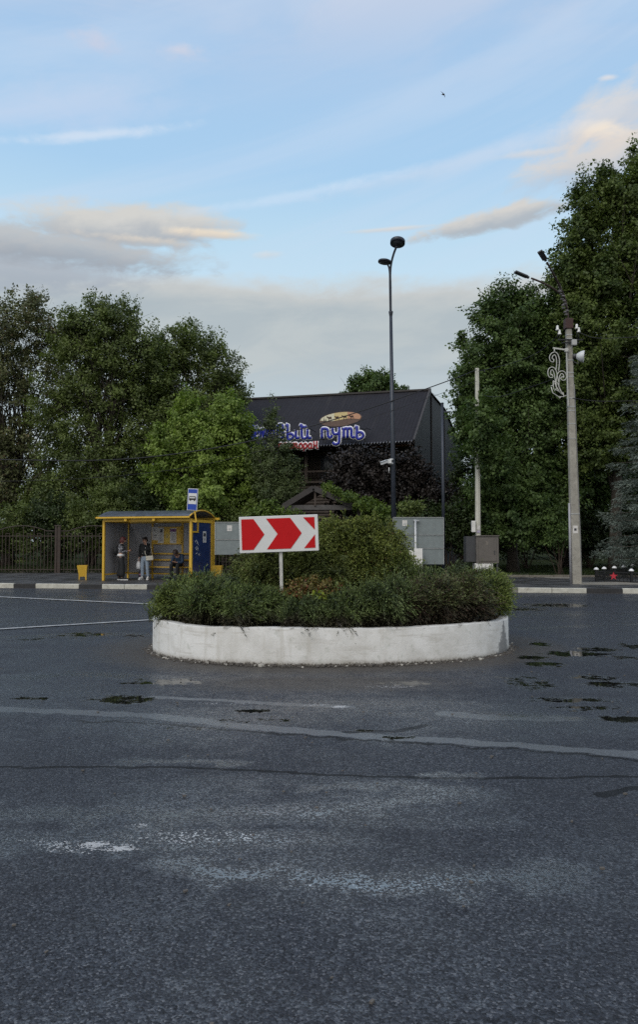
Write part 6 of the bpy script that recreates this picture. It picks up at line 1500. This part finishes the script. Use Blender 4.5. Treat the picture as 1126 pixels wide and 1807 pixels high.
for k, (px, Y, lst, lab) in enumerate([
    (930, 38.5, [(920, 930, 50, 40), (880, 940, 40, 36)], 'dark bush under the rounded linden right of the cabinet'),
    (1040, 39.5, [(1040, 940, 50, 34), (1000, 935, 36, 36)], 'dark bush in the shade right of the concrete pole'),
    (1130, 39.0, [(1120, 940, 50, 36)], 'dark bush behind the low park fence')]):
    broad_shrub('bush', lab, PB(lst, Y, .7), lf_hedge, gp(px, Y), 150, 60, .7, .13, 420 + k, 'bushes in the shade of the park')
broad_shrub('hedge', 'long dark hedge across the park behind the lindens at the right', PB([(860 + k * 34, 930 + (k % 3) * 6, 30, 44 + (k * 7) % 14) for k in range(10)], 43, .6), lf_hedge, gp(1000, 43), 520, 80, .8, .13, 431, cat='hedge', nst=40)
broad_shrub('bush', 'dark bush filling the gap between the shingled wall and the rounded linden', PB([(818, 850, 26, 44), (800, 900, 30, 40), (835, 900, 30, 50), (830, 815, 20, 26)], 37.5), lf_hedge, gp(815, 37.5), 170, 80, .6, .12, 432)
# far wood closing the view low down
def far_wood():
    rng = np.random.default_rng(77); bl = []
    for x in np.arange(-75, 80, 3.2):
        y = 62 + rng.uniform(-4, 6) + abs(x) * .05; h = rng.uniform(6.0, 8.6) + (3.0 if x < -9 or x > 14 else 0); bl.append((x, y, h * .55, 2.8, 2.4, h * .55))
    v, q, C = crown_mesh(bl, 3000, 60, 1.2, .30, rng, .2, .3, .2); o = np_mesh('far_wood', v, q, lf_hedge); tag(o, 'far dark wood closing the view behind the trees and the restaurant', 'wood', kind='stuff')
far_wood()

# ------------------------------------------------------------------ overhead cables and the bird
def cable(label, pts, r=.016, group='overhead cables'):
    P = smooth_path([W(*p) if len(p) == 3 else p for p in pts], 6); mb = MB(); mb.tube(P, r, 5, caps=False)
    o = mb.build('overhead_cable', wire_mat, None, P[0]); tag(o, label, 'cable', group)
cable('thick black cable sagging from the pale pole across the roof to the left edge', [(-120, 806, 24.5), (0, 811, 25), (183, 812, 25.8), (324, 799, 26.5), (480, 770, 27.1), (639, 725, 27.9), (797, 670, 28.8), (842, 652, 31.4)], .020)
cable('thin cable under the thick one, crossing the dark roof right of the oval sign', [(-120, 850, 24.5), (120, 846, 25.4), (324, 826, 26.5), (480, 790, 27.1), (639, 742, 27.9), (797, 688, 28.8), (842, 672, 31.4)], .008)
cable('cable from the pale pole up to the insulators of the concrete pole', [(844, 655, 31.4), (900, 642, 28), (950, 622, 26.8), (986, 592, 25.5)], .011)
cable('cable from the insulators of the concrete pole to the right edge', [(1021, 586, 25.4), (1060, 597, 25.0), (1160, 592, 24)], .011)
cable('cable from the steel strap of the concrete pole to the right edge', [(1009, 702, 25.5), (1060, 708, 25.2), (1170, 706, 24.5)], .011)
cable('cable from the steel strap of the concrete pole back to the pale pole', [(844, 695, 31.4), (880, 700, 28.2), (940, 682, 26.8), (1003, 660, 25.5)], .010)
def bird():
    c = W(783, 166.5, 58); t = thing('bird', 'small dark bird flying alone in the clear sky', 'bird', c); k = .33
    mb = MB(); d = V((.7, .5, .35)).normalized(); s = V((-.45, .2, .87)).normalized()
    mb.tube([c - d * .5 * k, c - d * .25 * k, c, c + d * .3 * k, c + d * .42 * k], [.015, .055, .07, .05, .01], 8); mb.build('body', black_mat, t)
    for sg in (-1, 1):
        mb = MB(); a = c + d * .12 * k; P = [a, a + s * sg * .5 * k + d * .12 * k, a + s * sg * 1.05 * k - d * .35 * k, a + s * sg * .5 * k - d * .12 * k, a - d * .28 * k]; mb.prism(P, s.cross(d) * .012); mb.build('wing', black_mat, t)
    mb = MB(); a = c - d * .45 * k
    for sg in (-1, 1): mb.prism([a, a - d * .35 * k + s * sg * .16 * k, a - d * .18 * k], s.cross(d) * .01)
    mb.build('tail', black_mat, t)
bird()
